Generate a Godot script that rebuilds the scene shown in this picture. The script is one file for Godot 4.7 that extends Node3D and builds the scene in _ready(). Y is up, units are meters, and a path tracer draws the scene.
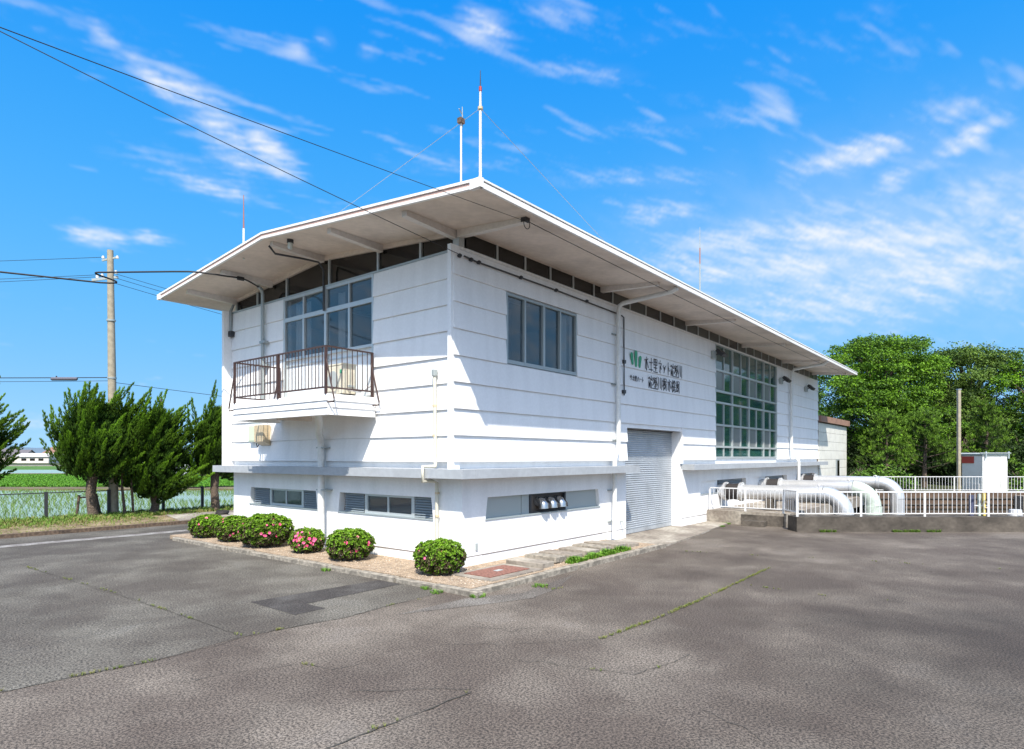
extends Node3D
# Site axes: x runs along the long facade of the pumping station (away from the camera), z points out of that facade, y is up.
# The near upper corner of the long facade stands at x = 0, z = 0. Metres.

const SUN := Vector3(1.2, -1.93, -1.0)
const ALONG := Vector3(0.628, 0.0, 0.778)      # the canal bank runs this way
const ACROSS := Vector3(0.778, 0.0, -0.628)    # from the yard over the canal
const EXPO := 1.5

var rng := RandomNumberGenerator.new()
var M := {}
var used := {}


# ---------------------------------------------------------------- mesh building
class Shape:
	var v := PackedVector3Array()
	var n := PackedVector3Array()

	func tri(a: Vector3, b: Vector3, c: Vector3) -> void:      # counter-clockwise seen from outside
		var k := (b - a).cross(c - a).normalized()
		v.push_back(a); v.push_back(c); v.push_back(b)
		n.push_back(k); n.push_back(k); n.push_back(k)

	func quad(a: Vector3, b: Vector3, c: Vector3, d: Vector3) -> void:
		var k := (c - a).cross(d - b).normalized()
		v.append_array([a, c, b, a, d, c])
		n.append_array([k, k, k, k, k, k])

	func smooth(a: Vector3, b: Vector3, c: Vector3, d: Vector3, na: Vector3, nb: Vector3, nc: Vector3, nd: Vector3) -> void:
		v.append_array([a, c, b, a, d, c])
		n.append_array([na, nc, nb, na, nd, nc])

	func box(p: Vector3, q: Vector3) -> Shape:
		return hexa([Vector3(p.x, p.y, q.z), Vector3(q.x, p.y, q.z), Vector3(q.x, p.y, p.z), Vector3(p.x, p.y, p.z), Vector3(p.x, q.y, q.z), Vector3(q.x, q.y, q.z), Vector3(q.x, q.y, p.z), Vector3(p.x, q.y, p.z)])

	func hexa(k: Array) -> Shape:      # four lower corners counter-clockwise seen from above, then the four upper ones
		quad(k[0], k[1], k[5], k[4]); quad(k[1], k[2], k[6], k[5]); quad(k[2], k[3], k[7], k[6]); quad(k[3], k[0], k[4], k[7])
		quad(k[4], k[5], k[6], k[7]); quad(k[3], k[2], k[1], k[0])
		return self

	func obox(t: Transform3D, s: Vector3) -> Shape:
		var k := []
		for y in [-0.5, 0.5]:
			for q in [Vector2(-0.5, 0.5), Vector2(0.5, 0.5), Vector2(0.5, -0.5), Vector2(-0.5, -0.5)]:
				k.append(t * Vector3(q.x * s.x, y * s.y, q.y * s.z))
		return hexa(k)

	func beam(a: Vector3, b: Vector3, wide: float, high: float, up := Vector3.UP) -> Shape:
		var z := (b - a).normalized()
		if absf(z.dot(up)) > 0.99:
			up = Vector3.RIGHT
		var x := up.cross(z).normalized()
		return obox(Transform3D(Basis(x, z.cross(x), z), (a + b) / 2.0), Vector3(wide, high, a.distance_to(b)))

	func prism(poly: PackedVector2Array, o: Vector3, ex: Vector3, ey: Vector3, deep: Vector3) -> Shape:
		# a flat outline in the plane of ex and ey, pulled along deep
		if Geometry2D.is_polygon_clockwise(poly) == (ex.cross(ey).dot(deep) > 0.0):
			poly = poly.duplicate(); poly.reverse()
		var t := Geometry2D.triangulate_polygon(poly)
		var near := PackedVector3Array()
		for p in poly:
			near.push_back(o + ex * p.x + ey * p.y)
		for i in range(0, t.size(), 3):
			var a := near[t[i]]; var b := near[t[i + 1]]; var c := near[t[i + 2]]
			if (b - a).cross(c - a).dot(deep) > 0.0:
				var s := b; b = c; c = s
			tri(a, b, c); tri(a + deep, c + deep, b + deep)
		for i in near.size():
			var a := near[i]; var b := near[(i + 1) % near.size()]
			quad(a, b, b + deep, a + deep)
		return self

	func tube(path: Array, r: Variant, sides := 8, caps := true) -> Shape:
		var x := Vector3.ZERO
		var rings := []
		var norms := []
		for i in path.size():
			var p: Vector3 = path[i]
			var d: Vector3 = (path[mini(i + 1, path.size() - 1)] - path[maxi(i - 1, 0)]).normalized()
			if i == 0:
				x = d.cross(Vector3.UP if absf(d.y) < 0.9 else Vector3.RIGHT).normalized()
			x = (x - d * x.dot(d)).normalized()
			var y := d.cross(x)
			var ring := PackedVector3Array(); var ns := PackedVector3Array()
			var rr: float = r[i] if r is Array else r
			for k in sides:
				var w := TAU * k / sides
				var m := x * cos(w) + y * sin(w)
				ns.push_back(m); ring.push_back(p + m * rr)
			rings.append(ring); norms.append(ns)
		for i in path.size() - 1:
			for k in sides:
				var l := (k + 1) % sides
				smooth(rings[i][k], rings[i][l], rings[i + 1][l], rings[i + 1][k], norms[i][k], norms[i][l], norms[i + 1][l], norms[i + 1][k])
		if caps:
			for k in range(1, sides - 1):
				tri(rings[0][0], rings[0][k + 1], rings[0][k])
				var e: PackedVector3Array = rings[-1]
				tri(e[0], e[k], e[k + 1])
		return self

	func blob(at: Vector3, s: Vector3, rings := 8, sides := 12, rough := 0.0, dice: RandomNumberGenerator = null) -> Shape:
		var g := []
		for i in rings + 1:
			var row := []
			for k in sides:
				var a := PI * i / rings; var w := TAU * k / sides
				var m := Vector3(sin(a) * cos(w), cos(a), sin(a) * sin(w))
				row.append(m * (1.0 + (dice.randf_range(-rough, rough) if dice and i > 0 and i < rings else 0.0)))
			g.append(row)
		for i in rings:
			for k in sides:
				var l := (k + 1) % sides
				var q := [g[i][k], g[i][l], g[i + 1][l], g[i + 1][k]]
				smooth(at + q[0] * s, at + q[1] * s, at + q[2] * s, at + q[3] * s, (q[0] / s).normalized(), (q[1] / s).normalized(), (q[2] / s).normalized(), (q[3] / s).normalized())
		return self

	func mesh() -> ArrayMesh:
		var a := []
		a.resize(Mesh.ARRAY_MAX)
		a[Mesh.ARRAY_VERTEX] = v
		a[Mesh.ARRAY_NORMAL] = n
		var m := ArrayMesh.new()
		m.add_surface_from_arrays(Mesh.PRIMITIVE_TRIANGLES, a)
		return m


# ---------------------------------------------------------------- nodes
func numbered(called: String) -> String:
	used[called] = used.get(called, -1) + 1
	return called if used[called] == 0 else "%s_%03d" % [called, used[called]]


func tag(o: Node, label: String, category := "", group := "", kind := "") -> Node:
	if label: o.set_meta("label", label)
	if category: o.set_meta("category", category)
	if group: o.set_meta("group", group)
	if kind: o.set_meta("kind", kind)
	return o


func thing(called: String, label: String, category: String, at := Vector3.ZERO, turn := 0.0, group := "") -> Node3D:
	var o := Node3D.new()
	o.name = numbered(called)
	add_child(o)
	o.position = at
	o.rotation.y = turn
	tag(o, label, category, group)
	return o


func part(called: String, s: Variant, m: Material, parent: Node, at := Vector3.ZERO) -> MeshInstance3D:
	var o := MeshInstance3D.new()
	o.mesh = s if s is Mesh else s.mesh()
	o.material_override = m
	o.name = called if parent != self else numbered(called)
	parent.add_child(o, true)
	o.position = at
	return o


func copies(called: String, s: Variant, m: Material, parent: Node, where: Array, tints: Array) -> MultiMeshInstance3D:
	var mm := MultiMesh.new()
	mm.transform_format = MultiMesh.TRANSFORM_3D
	mm.use_colors = true
	mm.mesh = s if s is Mesh else s.mesh()
	mm.instance_count = where.size()
	for i in where.size():
		mm.set_instance_transform(i, where[i])
		mm.set_instance_color(i, tints[i])
	var o := MultiMeshInstance3D.new()
	o.multimesh = mm
	o.set_meta("kind", "stuff")
	o.material_override = m
	o.name = called if parent != self else numbered(called)
	parent.add_child(o, true)
	return o


func ground(called: String, s: Variant, m: Material, label: String, category := "") -> MeshInstance3D:
	var o := part(called, s, m, self)
	tag(o, label, category, "", "structure")
	return o


# ---------------------------------------------------------------- materials
func srgb(r: float, g: float, b: float) -> Color:      # real-world base colour, linear values
	return Color(r, g, b).linear_to_srgb()


func plain(r: float, g: float, b: float, rough := 0.7, metal := 0.0) -> StandardMaterial3D:
	var m := StandardMaterial3D.new()
	m.albedo_color = srgb(r, g, b)
	m.roughness = rough
	m.metallic = metal
	return m


func noise(seed_: int, freq: float, octaves := 5, kind := FastNoiseLite.TYPE_SIMPLEX_SMOOTH) -> FastNoiseLite:
	var f := FastNoiseLite.new()
	f.seed = seed_
	f.noise_type = kind
	f.frequency = freq
	f.fractal_octaves = octaves
	return f


func speckle(seed_: int, freq: float, low: Color, high: Color, size := 512, octaves := 5, steps := [0.25, 0.75]) -> NoiseTexture2D:
	var t := NoiseTexture2D.new()
	t.width = size; t.height = size
	t.seamless = true
	t.noise = noise(seed_, freq, octaves)
	var g := Gradient.new()
	g.offsets = PackedFloat32Array([steps[0], steps[1]])
	g.colors = PackedColorArray([low.linear_to_srgb(), high.linear_to_srgb()])
	t.color_ramp = g
	return t


func grey(k: float) -> Color:
	return Color(k, k, k)


func layered(base: Color, fine: Texture2D, fine_scale: float, coarse: Texture2D, coarse_scale: float, rough := 0.8, bump := 0.0, height: Texture2D = null) -> StandardMaterial3D:
	# base colour times a fine pattern, times a coarse one: the two repeat at different sizes
	var m := StandardMaterial3D.new()
	m.albedo_color = base.linear_to_srgb()
	m.albedo_texture = fine
	m.uv1_triplanar = true
	m.uv1_world_triplanar = true
	m.uv1_scale = Vector3.ONE * fine_scale
	m.roughness = rough
	if coarse:
		m.detail_enabled = true
		m.detail_albedo = coarse
		m.detail_blend_mode = BaseMaterial3D.BLEND_MODE_MUL
		m.detail_uv_layer = BaseMaterial3D.DETAIL_UV_2
		m.uv2_triplanar = true
		m.uv2_world_triplanar = true
		m.uv2_scale = Vector3.ONE * coarse_scale
	if bump > 0.0:
		m.heightmap_enabled = true
		m.heightmap_texture = height if height else fine
		m.heightmap_scale = bump
	return m


func glass(r: float, g: float, b: float, a: float, rough := 0.04) -> StandardMaterial3D:
	var m := plain(r, g, b, rough)
	m.transparency = BaseMaterial3D.TRANSPARENCY_ALPHA
	m.albedo_color.a = a
	return m


func leafy(rough := 0.55, back := 0.5) -> StandardMaterial3D:
	var m := StandardMaterial3D.new()
	m.vertex_color_use_as_albedo = true
	m.roughness = rough
	m.metallic_specular = 0.35
	m.cull_mode = BaseMaterial3D.CULL_DISABLED
	if back > 0.0:
		m.backlight_enabled = true
		m.backlight = Color(back, back, back)
	return m


func materials() -> void:
	var wear := speckle(11, 0.006, grey(0.80), grey(1.0), 512, 6, [0.2, 0.55])
	var faint := speckle(14, 0.008, grey(0.92), grey(1.0), 512, 6, [0.2, 0.6])
	var soft := speckle(12, 0.02, grey(0.93), grey(1.0), 512, 5, [0.3, 0.7])
	M.paint = layered(Color(0.88, 0.885, 0.89), speckle(15, 0.03, grey(0.965), grey(1.0), 512, 5, [0.3, 0.7]), 0.7, speckle(16, 0.008, grey(0.945), grey(1.0), 512, 6, [0.2, 0.6]), 0.11, 0.62)
	M.paint.uv2_scale = Vector3(0.45, 0.07, 0.45)
	M.soffit = layered(Color(0.76, 0.665, 0.585), soft, 0.5, wear, 0.16, 0.75)
	M.trim = layered(Color(0.84, 0.84, 0.83), soft, 0.9, faint, 0.2, 0.45)
	M.outrigger = layered(Color(0.74, 0.70, 0.66), soft, 0.9, faint, 0.2, 0.6)
	M.ledge = layered(Color(0.385, 0.415, 0.445), soft, 0.6, faint, 0.23, 0.7)
	M.groove = plain(0.16, 0.13, 0.11, 0.9)
	M.brown_trim = plain(0.50, 0.34, 0.29, 0.7)
	M.aluminium = plain(0.50, 0.54, 0.55, 0.35, 0.35)
	M.grey_frame = plain(0.36, 0.42, 0.44, 0.45, 0.2)
	M.glass = glass(0.04, 0.085, 0.115, 0.32)
	M.dark_glass = plain(0.012, 0.011, 0.010, 0.09)
	M.green_glass = glass(0.025, 0.10, 0.092, 0.74)
	M.blind_glass = plain(0.17, 0.19, 0.20, 0.25)
	M.wired_glass = plain(0.05, 0.055, 0.05, 0.3)
	M.spandrel = layered(Color(0.74, 0.79, 0.83), soft, 0.9, faint, 0.3, 0.3)
	M.curtain = plain(0.66, 0.72, 0.75, 0.9)
	M.room = plain(0.30, 0.31, 0.31, 0.9)
	M.hall = plain(0.10, 0.16, 0.15, 0.9)
	M.shutter = layered(Color(0.46, 0.50, 0.54), soft, 0.8, wear, 0.3, 0.45)
	M.shutter.metallic = 0.25
	M.grey_panel = plain(0.36, 0.40, 0.40, 0.5)
	M.louvre = plain(0.28, 0.33, 0.36, 0.5, 0.2)
	M.pipe_paint = layered(Color(0.74, 0.75, 0.73), soft, 1.1, faint, 0.4, 0.4)
	M.cream_pipe = plain(0.62, 0.60, 0.50, 0.5)
	M.grey_pipe = plain(0.33, 0.37, 0.37, 0.45, 0.2)
	M.rust_steel = layered(Color(0.062, 0.032, 0.028), speckle(21, 0.05, grey(0.6), grey(1.1), 256), 2.0, null, 1.0, 0.6)
	M.silver = layered(Color(0.72, 0.73, 0.74), soft, 1.0, faint, 0.5, 0.33)
	M.silver.metallic = 0.6
	M.hood = plain(0.55, 0.56, 0.57, 0.25, 0.9)
	M.pale_green = layered(Color(0.50, 0.58, 0.52), speckle(22, 0.03, grey(0.82), grey(1.0), 256), 1.0, wear, 0.5, 0.42)
	M.rubber = plain(0.025, 0.022, 0.022, 0.7)
	M.rail_paint = plain(0.66, 0.67, 0.68, 0.42)
	M.cable = plain(0.012, 0.012, 0.014, 0.6)
	M.green_ink = plain(0.055, 0.36, 0.20, 0.7)
	M.ink = plain(0.016, 0.018, 0.03, 0.7)
	M.cream_metal = layered(Color(0.70, 0.66, 0.53), soft, 1.5, wear, 0.8, 0.5)
	M.beige_metal = layered(Color(0.62, 0.50, 0.33), soft, 1.5, wear, 0.8, 0.5)
	M.dark_metal = plain(0.05, 0.052, 0.058, 0.5, 0.3)
	M.red_paint = plain(0.40, 0.04, 0.03, 0.5)
	M.old_wood = layered(Color(0.15, 0.105, 0.075), speckle(23, 0.03, grey(0.55), grey(1.1), 256), Vector3(1, 1, 1).x * 1.3, null, 1.0, 0.85)
	M.pole = layered(Color(0.36, 0.32, 0.24), speckle(24, 0.02, grey(0.75), grey(1.0), 256), 0.8, null, 1.0, 0.9)
	M.bark = layered(Color(0.17, 0.13, 0.10), speckle(25, 0.04, grey(0.4), grey(1.15), 256), 1.6, null, 1.0, 0.95, 4.0)
	# asphalt: aggregate of pale and dark stones, blotches of wear, broad fading
	var stones := NoiseTexture2D.new()
	stones.width = 1024; stones.height = 1024; stones.seamless = true
	stones.noise = noise(31, 0.11, 4)
	stones.noise.fractal_gain = 0.9
	stones.noise.fractal_lacunarity = 2.1
	var stone_ramp := Gradient.new()
	stone_ramp.offsets = PackedFloat32Array([0.34, 0.47, 0.54, 0.66])
	stone_ramp.colors = PackedColorArray([grey(0.16).linear_to_srgb(), grey(0.55).linear_to_srgb(), grey(0.80).linear_to_srgb(), Color(1.0, 1.0, 1.0).linear_to_srgb()])
	stones.color_ramp = stone_ramp
	var blotch := NoiseTexture2D.new()
	blotch.width = 1024; blotch.height = 1024; blotch.seamless = true
	blotch.noise = noise(33, 0.0055, 8)
	blotch.noise.fractal_gain = 0.6
	blotch.noise.domain_warp_enabled = true
	blotch.noise.domain_warp_amplitude = 45.0
	blotch.noise.domain_warp_frequency = 0.006
	var ramp := Gradient.new()
	ramp.offsets = PackedFloat32Array([0.24, 0.43, 0.56, 0.74])
	ramp.colors = PackedColorArray([Color(0.53, 0.49, 0.47).linear_to_srgb(), Color(0.68, 0.65, 0.63).linear_to_srgb(), Color(0.80, 0.78, 0.76).linear_to_srgb(), Color(1.05, 1.04, 1.02).linear_to_srgb()])
	blotch.color_ramp = ramp
	M.asphalt = layered(Color(0.262, 0.226, 0.190), stones, 0.27, blotch, 0.062, 0.93, 0.6)
	M.asphalt_grey = layered(Color(0.226, 0.212, 0.182), stones, 0.25, blotch, 0.071, 0.93, 0.6)
	M.asphalt.vertex_color_use_as_albedo = true
	M.asphalt_grey.vertex_color_use_as_albedo = true
	M.patch = layered(Color(0.125, 0.118, 0.112), stones, 0.26, blotch, 0.2, 0.9, 0.7)
	M.crack = plain(0.06, 0.055, 0.045, 1.0)
	M.pale_dust = layered(Color(0.27, 0.25, 0.225), stones, 0.22, blotch, 0.09, 0.95)
	var conc := speckle(41, 0.03, grey(0.72), grey(1.05), 512, 6)
	M.concrete = layered(Color(0.40, 0.37, 0.32), conc, 0.5, blotch, 0.13, 0.92, 0.5)
	M.old_concrete = layered(Color(0.125, 0.108, 0.09), conc, 0.5, speckle(42, 0.012, grey(0.45), grey(1.1), 512, 6, [0.3, 0.75]), 0.16, 0.95, 0.8)
	M.kerb = layered(Color(0.36, 0.325, 0.27), conc, 0.8, speckle(43, 0.02, grey(0.55), grey(1.1), 512, 6), 0.5, 0.95, 0.6)
	M.line_paint = layered(Color(0.52, 0.51, 0.49), stones, 0.3, blotch, 0.3, 0.85)
	M.bed = layered(Color(0.44, 0.335, 0.235), speckle(44, 0.12, grey(0.55), grey(1.2), 512, 4), 0.4, speckle(45, 0.02, grey(0.7), grey(1.1), 512, 5), 0.4, 1.0, 1.5)
	M.pebble = plain(0.42, 0.40, 0.36, 0.9)
	M.verge = layered(Color(0.34, 0.27, 0.16), speckle(46, 0.08, grey(0.5), grey(1.2), 512, 4), 0.5, blotch, 0.2, 1.0, 1.5)
	M.field = layered(Color(0.075, 0.10, 0.03), speckle(47, 0.05, grey(0.6), grey(1.2), 512, 5), 0.1, blotch, 0.01, 1.0)
	M.bund = layered(Color(0.22, 0.18, 0.10), speckle(46, 0.08, grey(0.5), grey(1.2), 512, 4), 0.3, blotch, 0.05, 1.0)
	M.rice = layered(Color(0.085, 0.225, 0.012), speckle(48, 0.06, grey(0.75), grey(1.1), 512, 4), 0.2, blotch, 0.02, 0.9)
	M.mud_water = plain(0.27, 0.34, 0.23, 0.28)
	M.canal_water = plain(0.03, 0.028, 0.02, 0.06)
	M.bank_wall = layered(Color(0.15, 0.105, 0.075), conc, 0.4, blotch, 0.15, 0.95, 0.8)
	M.rusty_plate = layered(Color(0.25, 0.115, 0.085), speckle(49, 0.06, grey(0.6), grey(1.15), 256), 1.0, null, 1.0, 0.85, 0.4)
	M.tile = layered(Color(0.86, 0.85, 0.79), soft, 0.8, faint, 0.3, 0.35)
	M.coping = layered(Color(0.32, 0.19, 0.14), soft, 0.8, wear, 0.3, 0.7)
	M.leaf = leafy(0.55, 0.32)
	M.needle = leafy(0.65, 0.1)
	M.petal = leafy(0.6, 0.6)


# ---------------------------------------------------------------- sky
func sky_image() -> Image:
	var w := 2560
	var h := 1280
	# where the cirrus is thick: azimuth and height of each bank in degrees, half width, half height, tilt, amount
	var banks := [[18.3, 29.3, 1.2, 0.6, 35, 0.7], [21.9, 27.2, 2.8, 0.7, 40, 0.8], [25.9, 25.5, 3.9, 1.6, 38, 1.0], [30.1, 24.2, 3.1, 1.2, 35, 1.0], [15.5, 29.8, 3.1, 0.6, 0, 0.4],
		[15.5, 28.3, 3.2, 0.6, 0, 0.35], [25.5, 21.5, 4.3, 1.2, 10, 0.7], [48.6, 34.1, 2.3, 1.1, 20, 0.8], [55.4, 34.8, 3.3, 0.8, 10, 0.5], [58.1, 31.2, 4.2, 0.6, 8, 0.7], [17.8, 16.3, 2.0, 0.7, 5, 1.0],
		[21.3, 16.8, 1.3, 0.5, 0, 0.8], [34.6, 32.4, 0.8, 0.6, 20, 0.8], [38.2, 32.0, 0.8, 0.5, 0, 0.8], [32.3, 31.5, 0.8, 0.4, 0, 0.7], [80.0, 22.9, 4.5, 1.0, -5, 0.9], [82.0, 20.4, 1.2, 0.8, -20, 1.1],
		[86.8, 22.2, 2.4, 0.7, -20, 0.9], [87.9, 18.3, 1.4, 0.7, -25, 1.0], [82.7, 15.3, 12.1, 3.4, 8, 0.95], [73.3, 16.5, 9.7, 2.9, 5, 0.8], [88.8, 16.6, 4.0, 3.5, -10, 0.8], [62.6, 23.3, 5.6, 0.8, 5, 0.6],
		[63.9, 20.7, 3.4, 1.0, 10, 0.75], [67.7, 27.0, 12.6, 0.8, 3, 0.45], [85.9, 24.3, 5.0, 1.1, 0, 0.5], [45.5, 24.7, 7.4, 1.0, -5, 0.45], [62.6, 32.9, 6.6, 2.0, 0, 0.3], [75.6, 29.8, 9.1, 2.5, 0, 0.3],
		[14.0, 2.6, 2.0, 0.5, 0, 0.7], [35.0, 20.2, 4.7, 1.2, 0, 0.4], [79.3, 12.4, 11.0, 2.5, 0, 0.7], [66.8, 15.5, 7.3, 2.2, 0, 0.65]]
	var mask := Image.create_empty(w / 4, h / 8, false, Image.FORMAT_RF)
	var broad := noise(71, 1.3, 3)
	for y in h / 8:
		var el := 90.0 - (y + 0.5) / (h / 8) * 90.0
		for x in w / 4:
			var az := (x + 0.5) / (w / 4) * 360.0
			var m := 0.0
			var inside := smoothstep(6.0, 14.0, az) * (1.0 - smoothstep(94.0, 102.0, az)) * (1.0 - smoothstep(38.0, 44.0, el))
			if inside > 0.0:
				for b in banks:
					var dx: float = (az - b[0]) * cos(deg_to_rad(el))
					var dy: float = el - b[1]
					if absf(dx) > 3.0 * b[2] + 3.0 or absf(dy) > 8.0:
						continue
					var c := cos(deg_to_rad(b[4])); var s := sin(deg_to_rad(b[4]))
					var u: float = (dx * c - dy * s) / b[2]
					var q: float = (dx * s + dy * c) / b[3]
					m = maxf(m, b[5] * exp(-0.7 * (u * u + q * q)))
			if inside < 1.0:
				var d := Vector3(sin(deg_to_rad(az)) * cos(deg_to_rad(el)), sin(deg_to_rad(el)), -cos(deg_to_rad(az)) * cos(deg_to_rad(el)))
				m = lerpf(clampf(broad.get_noise_3dv(d * 1.2) * 1.2 + 0.62, 0.1, 0.95), m, inside)
			mask.set_pixel(x, y, Color(m, 0, 0))
	mask.resize(w, h / 2, Image.INTERPOLATE_BILINEAR)
	var thick := mask.get_data().to_float32_array()
	var f1 := noise(72, 1.0, 6)
	f1.domain_warp_enabled = true
	f1.domain_warp_amplitude = 0.5
	f1.domain_warp_frequency = 0.9
	f1.fractal_gain = 0.56
	var f2 := noise(73, 1.0, 5)
	var f3 := noise(74, 1.0, 4)
	var sun := -SUN.normalized()
	var out := PackedFloat32Array()
	out.resize(w * h * 3)
	var low := Color(0.35, 0.36, 0.36)
	var at := 0
	for y in h:
		var el := PI / 2.0 - (y + 0.5) / h * PI
		if el < 0.0:
			for x in w:
				out[at] = low.r / EXPO; out[at + 1] = low.g / EXPO; out[at + 2] = low.b / EXPO
				at += 3
			continue
		var deg := rad_to_deg(el)
		var k := exp(-deg / 9.0)
		var top := smoothstep(8.0, 42.0, deg)
		var r0 := lerpf(0.050, 0.0015, top) + 0.40 * k
		var g0 := lerpf(0.46, 0.295, top) + 0.30 * k
		var b0 := lerpf(1.02, 0.95, top) + 0.05 * k
		var ce := cos(el); var se := sin(el)
		for x in w:
			var az := (x + 0.5) / w * TAU
			var d := Vector3(sin(az) * ce, se, -cos(az) * ce)
			var r := r0; var g := g0; var b := b0
			var m := thick[y * w + x]
			if m > 0.06:
				var p := Vector2(d.x, d.z) / (se + 0.14)
				var q := Vector2(p.x * 0.86 + p.y * 0.51, (-p.x * 0.51 + p.y * 0.86) * 2.7)
				var n := f1.get_noise_2d(q.x * 2.6, q.y * 2.6) + 0.6 * f2.get_noise_2d(q.x * 10.0, q.y * 15.0)
				n += 0.22 * f2.get_noise_2d(q.x * 34.0 + 7.0, q.y * 46.0)
				var a := clampf((n + 1.1 * m - 0.36) * 0.85, 0.0, 1.0) * minf(m * 1.7, 1.0)
				a = 0.82 * a * (0.45 + 0.55 * a) + 0.12 * maxf(m - 0.25, 0.0)
				r += (0.93 - r) * a; g += (0.96 - g) * a; b += (1.0 - b) * a
			# a broad thin veil low in the east
			var vx := (rad_to_deg(az) - 80.0) / 17.0
			var vy := (deg - 15.5) / 6.5
			if absf(vx) < 2.2 and absf(vy) < 2.2:
				var vv := 0.40 * exp(-vx * vx - vy * vy) * (0.75 + 0.5 * f1.get_noise_2d(d.x * 3.0 / (se + 0.2), d.z * 6.0 / (se + 0.2)))
				r += (0.88 - r) * vv; g += (0.94 - g) * vv; b += (1.0 - b) * vv
			# thin fibres of high cirrus, drawn out by the wind
			var fibre := Vector2(d.x * 0.92 + d.z * 0.39, -d.x * 0.39 + d.z * 0.92) / (se + 0.16)
			var wisp := f3.get_noise_2d(fibre.x * 2.2, fibre.y * 9.0) + 0.55 * f3.get_noise_2d(fibre.x * 5.0 + 9.0, fibre.y * 26.0) + 0.5 * f1.get_noise_2d(fibre.x * 1.3 + 4.0, fibre.y * 1.7) + 0.25 * m
			wisp -= 0.22 * (1.0 - smoothstep(0.35, 1.3, az)) * (1.0 - smoothstep(0.30, 0.5, el)) if az < 1.6 else 0.0
			wisp -= 0.16 * (1.0 - smoothstep(0.05, 0.35, m)) if az < 1.65 and el < 0.7 else 0.0
			if wisp > 0.30:
				var v := minf((wisp - 0.30) * 0.60, 0.40)
				r += (0.90 - r) * v; g += (0.95 - g) * v; b += (1.0 - b) * v
			var c := d.dot(sun)
			if c > 0.5:
				var t := rad_to_deg(acos(minf(c, 1.0)))
				var glow := 6.0 * exp(-t / 7.0) + 3.0 * exp(-t / 17.0)
				r += glow; g += glow; b += glow
			out[at] = r / EXPO; out[at + 1] = g / EXPO; out[at + 2] = b / EXPO
			at += 3
	return Image.create_from_data(w, h, false, Image.FORMAT_RGBF, out.to_byte_array())


func light_and_camera() -> void:
	var cam := Camera3D.new()
	cam.name = "camera"
	add_child(cam)
	cam.position = Vector3(-8.457, 2.2, 8.281)
	cam.rotation.y = deg_to_rad(-51.096)
	cam.near = 0.1
	cam.far = 6000.0
	cam.projection = Camera3D.PROJECTION_FRUSTUM       # a lens held level and shifted up, as architectural photographs are taken
	cam.size = 749.0 / 631.2 * cam.near
	cam.frustum_offset = Vector2(0.0, (457.2 - 374.5) / 631.2 * cam.near)
	cam.current = true
	var sun := DirectionalLight3D.new()
	sun.name = "sun"
	add_child(sun)
	sun.look_at_from_position(Vector3.ZERO, SUN, Vector3.UP)
	sun.light_energy = 1.5
	sun.light_angular_distance = 0.5
	sun.light_color = Color(1.0, 0.965, 0.91)
	sun.shadow_enabled = true
	var env := Environment.new()
	env.background_mode = Environment.BG_SKY
	var sky := Sky.new()
	var m := PanoramaSkyMaterial.new()
	m.panorama = ImageTexture.create_from_image(sky_image())
	sky.sky_material = m
	env.sky = sky
	env.tonemap_mode = Environment.TONE_MAPPER_LINEAR
	env.tonemap_exposure = EXPO
	env.sdfgi_enabled = true
	env.ssao_enabled = true
	env.ssil_enabled = true
	var we := WorldEnvironment.new()
	we.name = "surroundings"
	we.environment = env
	add_child(we)


# ---------------------------------------------------------------- the pumping station
const ROWS := [6.15, 5.643, 5.138, 4.634, 4.129, 3.625, 3.12, 2.615, 2.11]
var long_side := Transform3D.IDENTITY


func short_side(x: float) -> Transform3D:
	return Transform3D(Basis(Vector3(0, 0, 1), Vector3(0, 1, 0), Vector3(-1, 0, 0)), Vector3(x, 0, 0))


func bar(s: Shape, f: Transform3D, s0: float, s1: float, y0: float, y1: float, o0: float, o1: float) -> Shape:
	# a box measured along a facade, upwards and outwards
	return s.obox(Transform3D(f.basis, f * Vector3((s0 + s1) / 2, (y0 + y1) / 2, (o0 + o1) / 2)), Vector3(s1 - s0, y1 - y0, o1 - o0))


func soffit(z: float) -> float:
	return 6.95 - (z + 4.55) * 0.0913 if z > -4.55 else 6.95 + (z + 4.55) * 0.0948


func boards(parent: Node, f: Transform3D, s0: float, s1: float, holes: Array) -> void:
	for i in 8:
		var yt: float = ROWS[i]
		var yb: float = ROWS[i + 1]
		var cuts := [[s0, s1]]
		for hole in holes:
			if hole[2] < yt - 0.12 and hole[3] > yb + 0.12:
				var left := []
				for c in cuts:
					if hole[0] > c[0] + 0.02: left.append([c[0], minf(c[1], hole[0])])
					if hole[1] < c[1] - 0.02: left.append([maxf(c[0], hole[1]), c[1]])
				cuts = left.filter(func(c): return c[1] - c[0] > 0.02)
		for c in cuts:
			var lip := rng.randf_range(0.020, 0.027)
			var poly := PackedVector2Array([Vector2(-0.06, yb), Vector2(lip, yb), Vector2(lip, yb + 0.012), Vector2(-0.012, yt - 0.004), Vector2(-0.06, yt - 0.004)])
			part("wall_board", Shape.new().prism(poly, f.origin + f.basis.x * c[0], f.basis.z, Vector3.UP, f.basis.x * (c[1] - c[0])), M.paint, parent)


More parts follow.
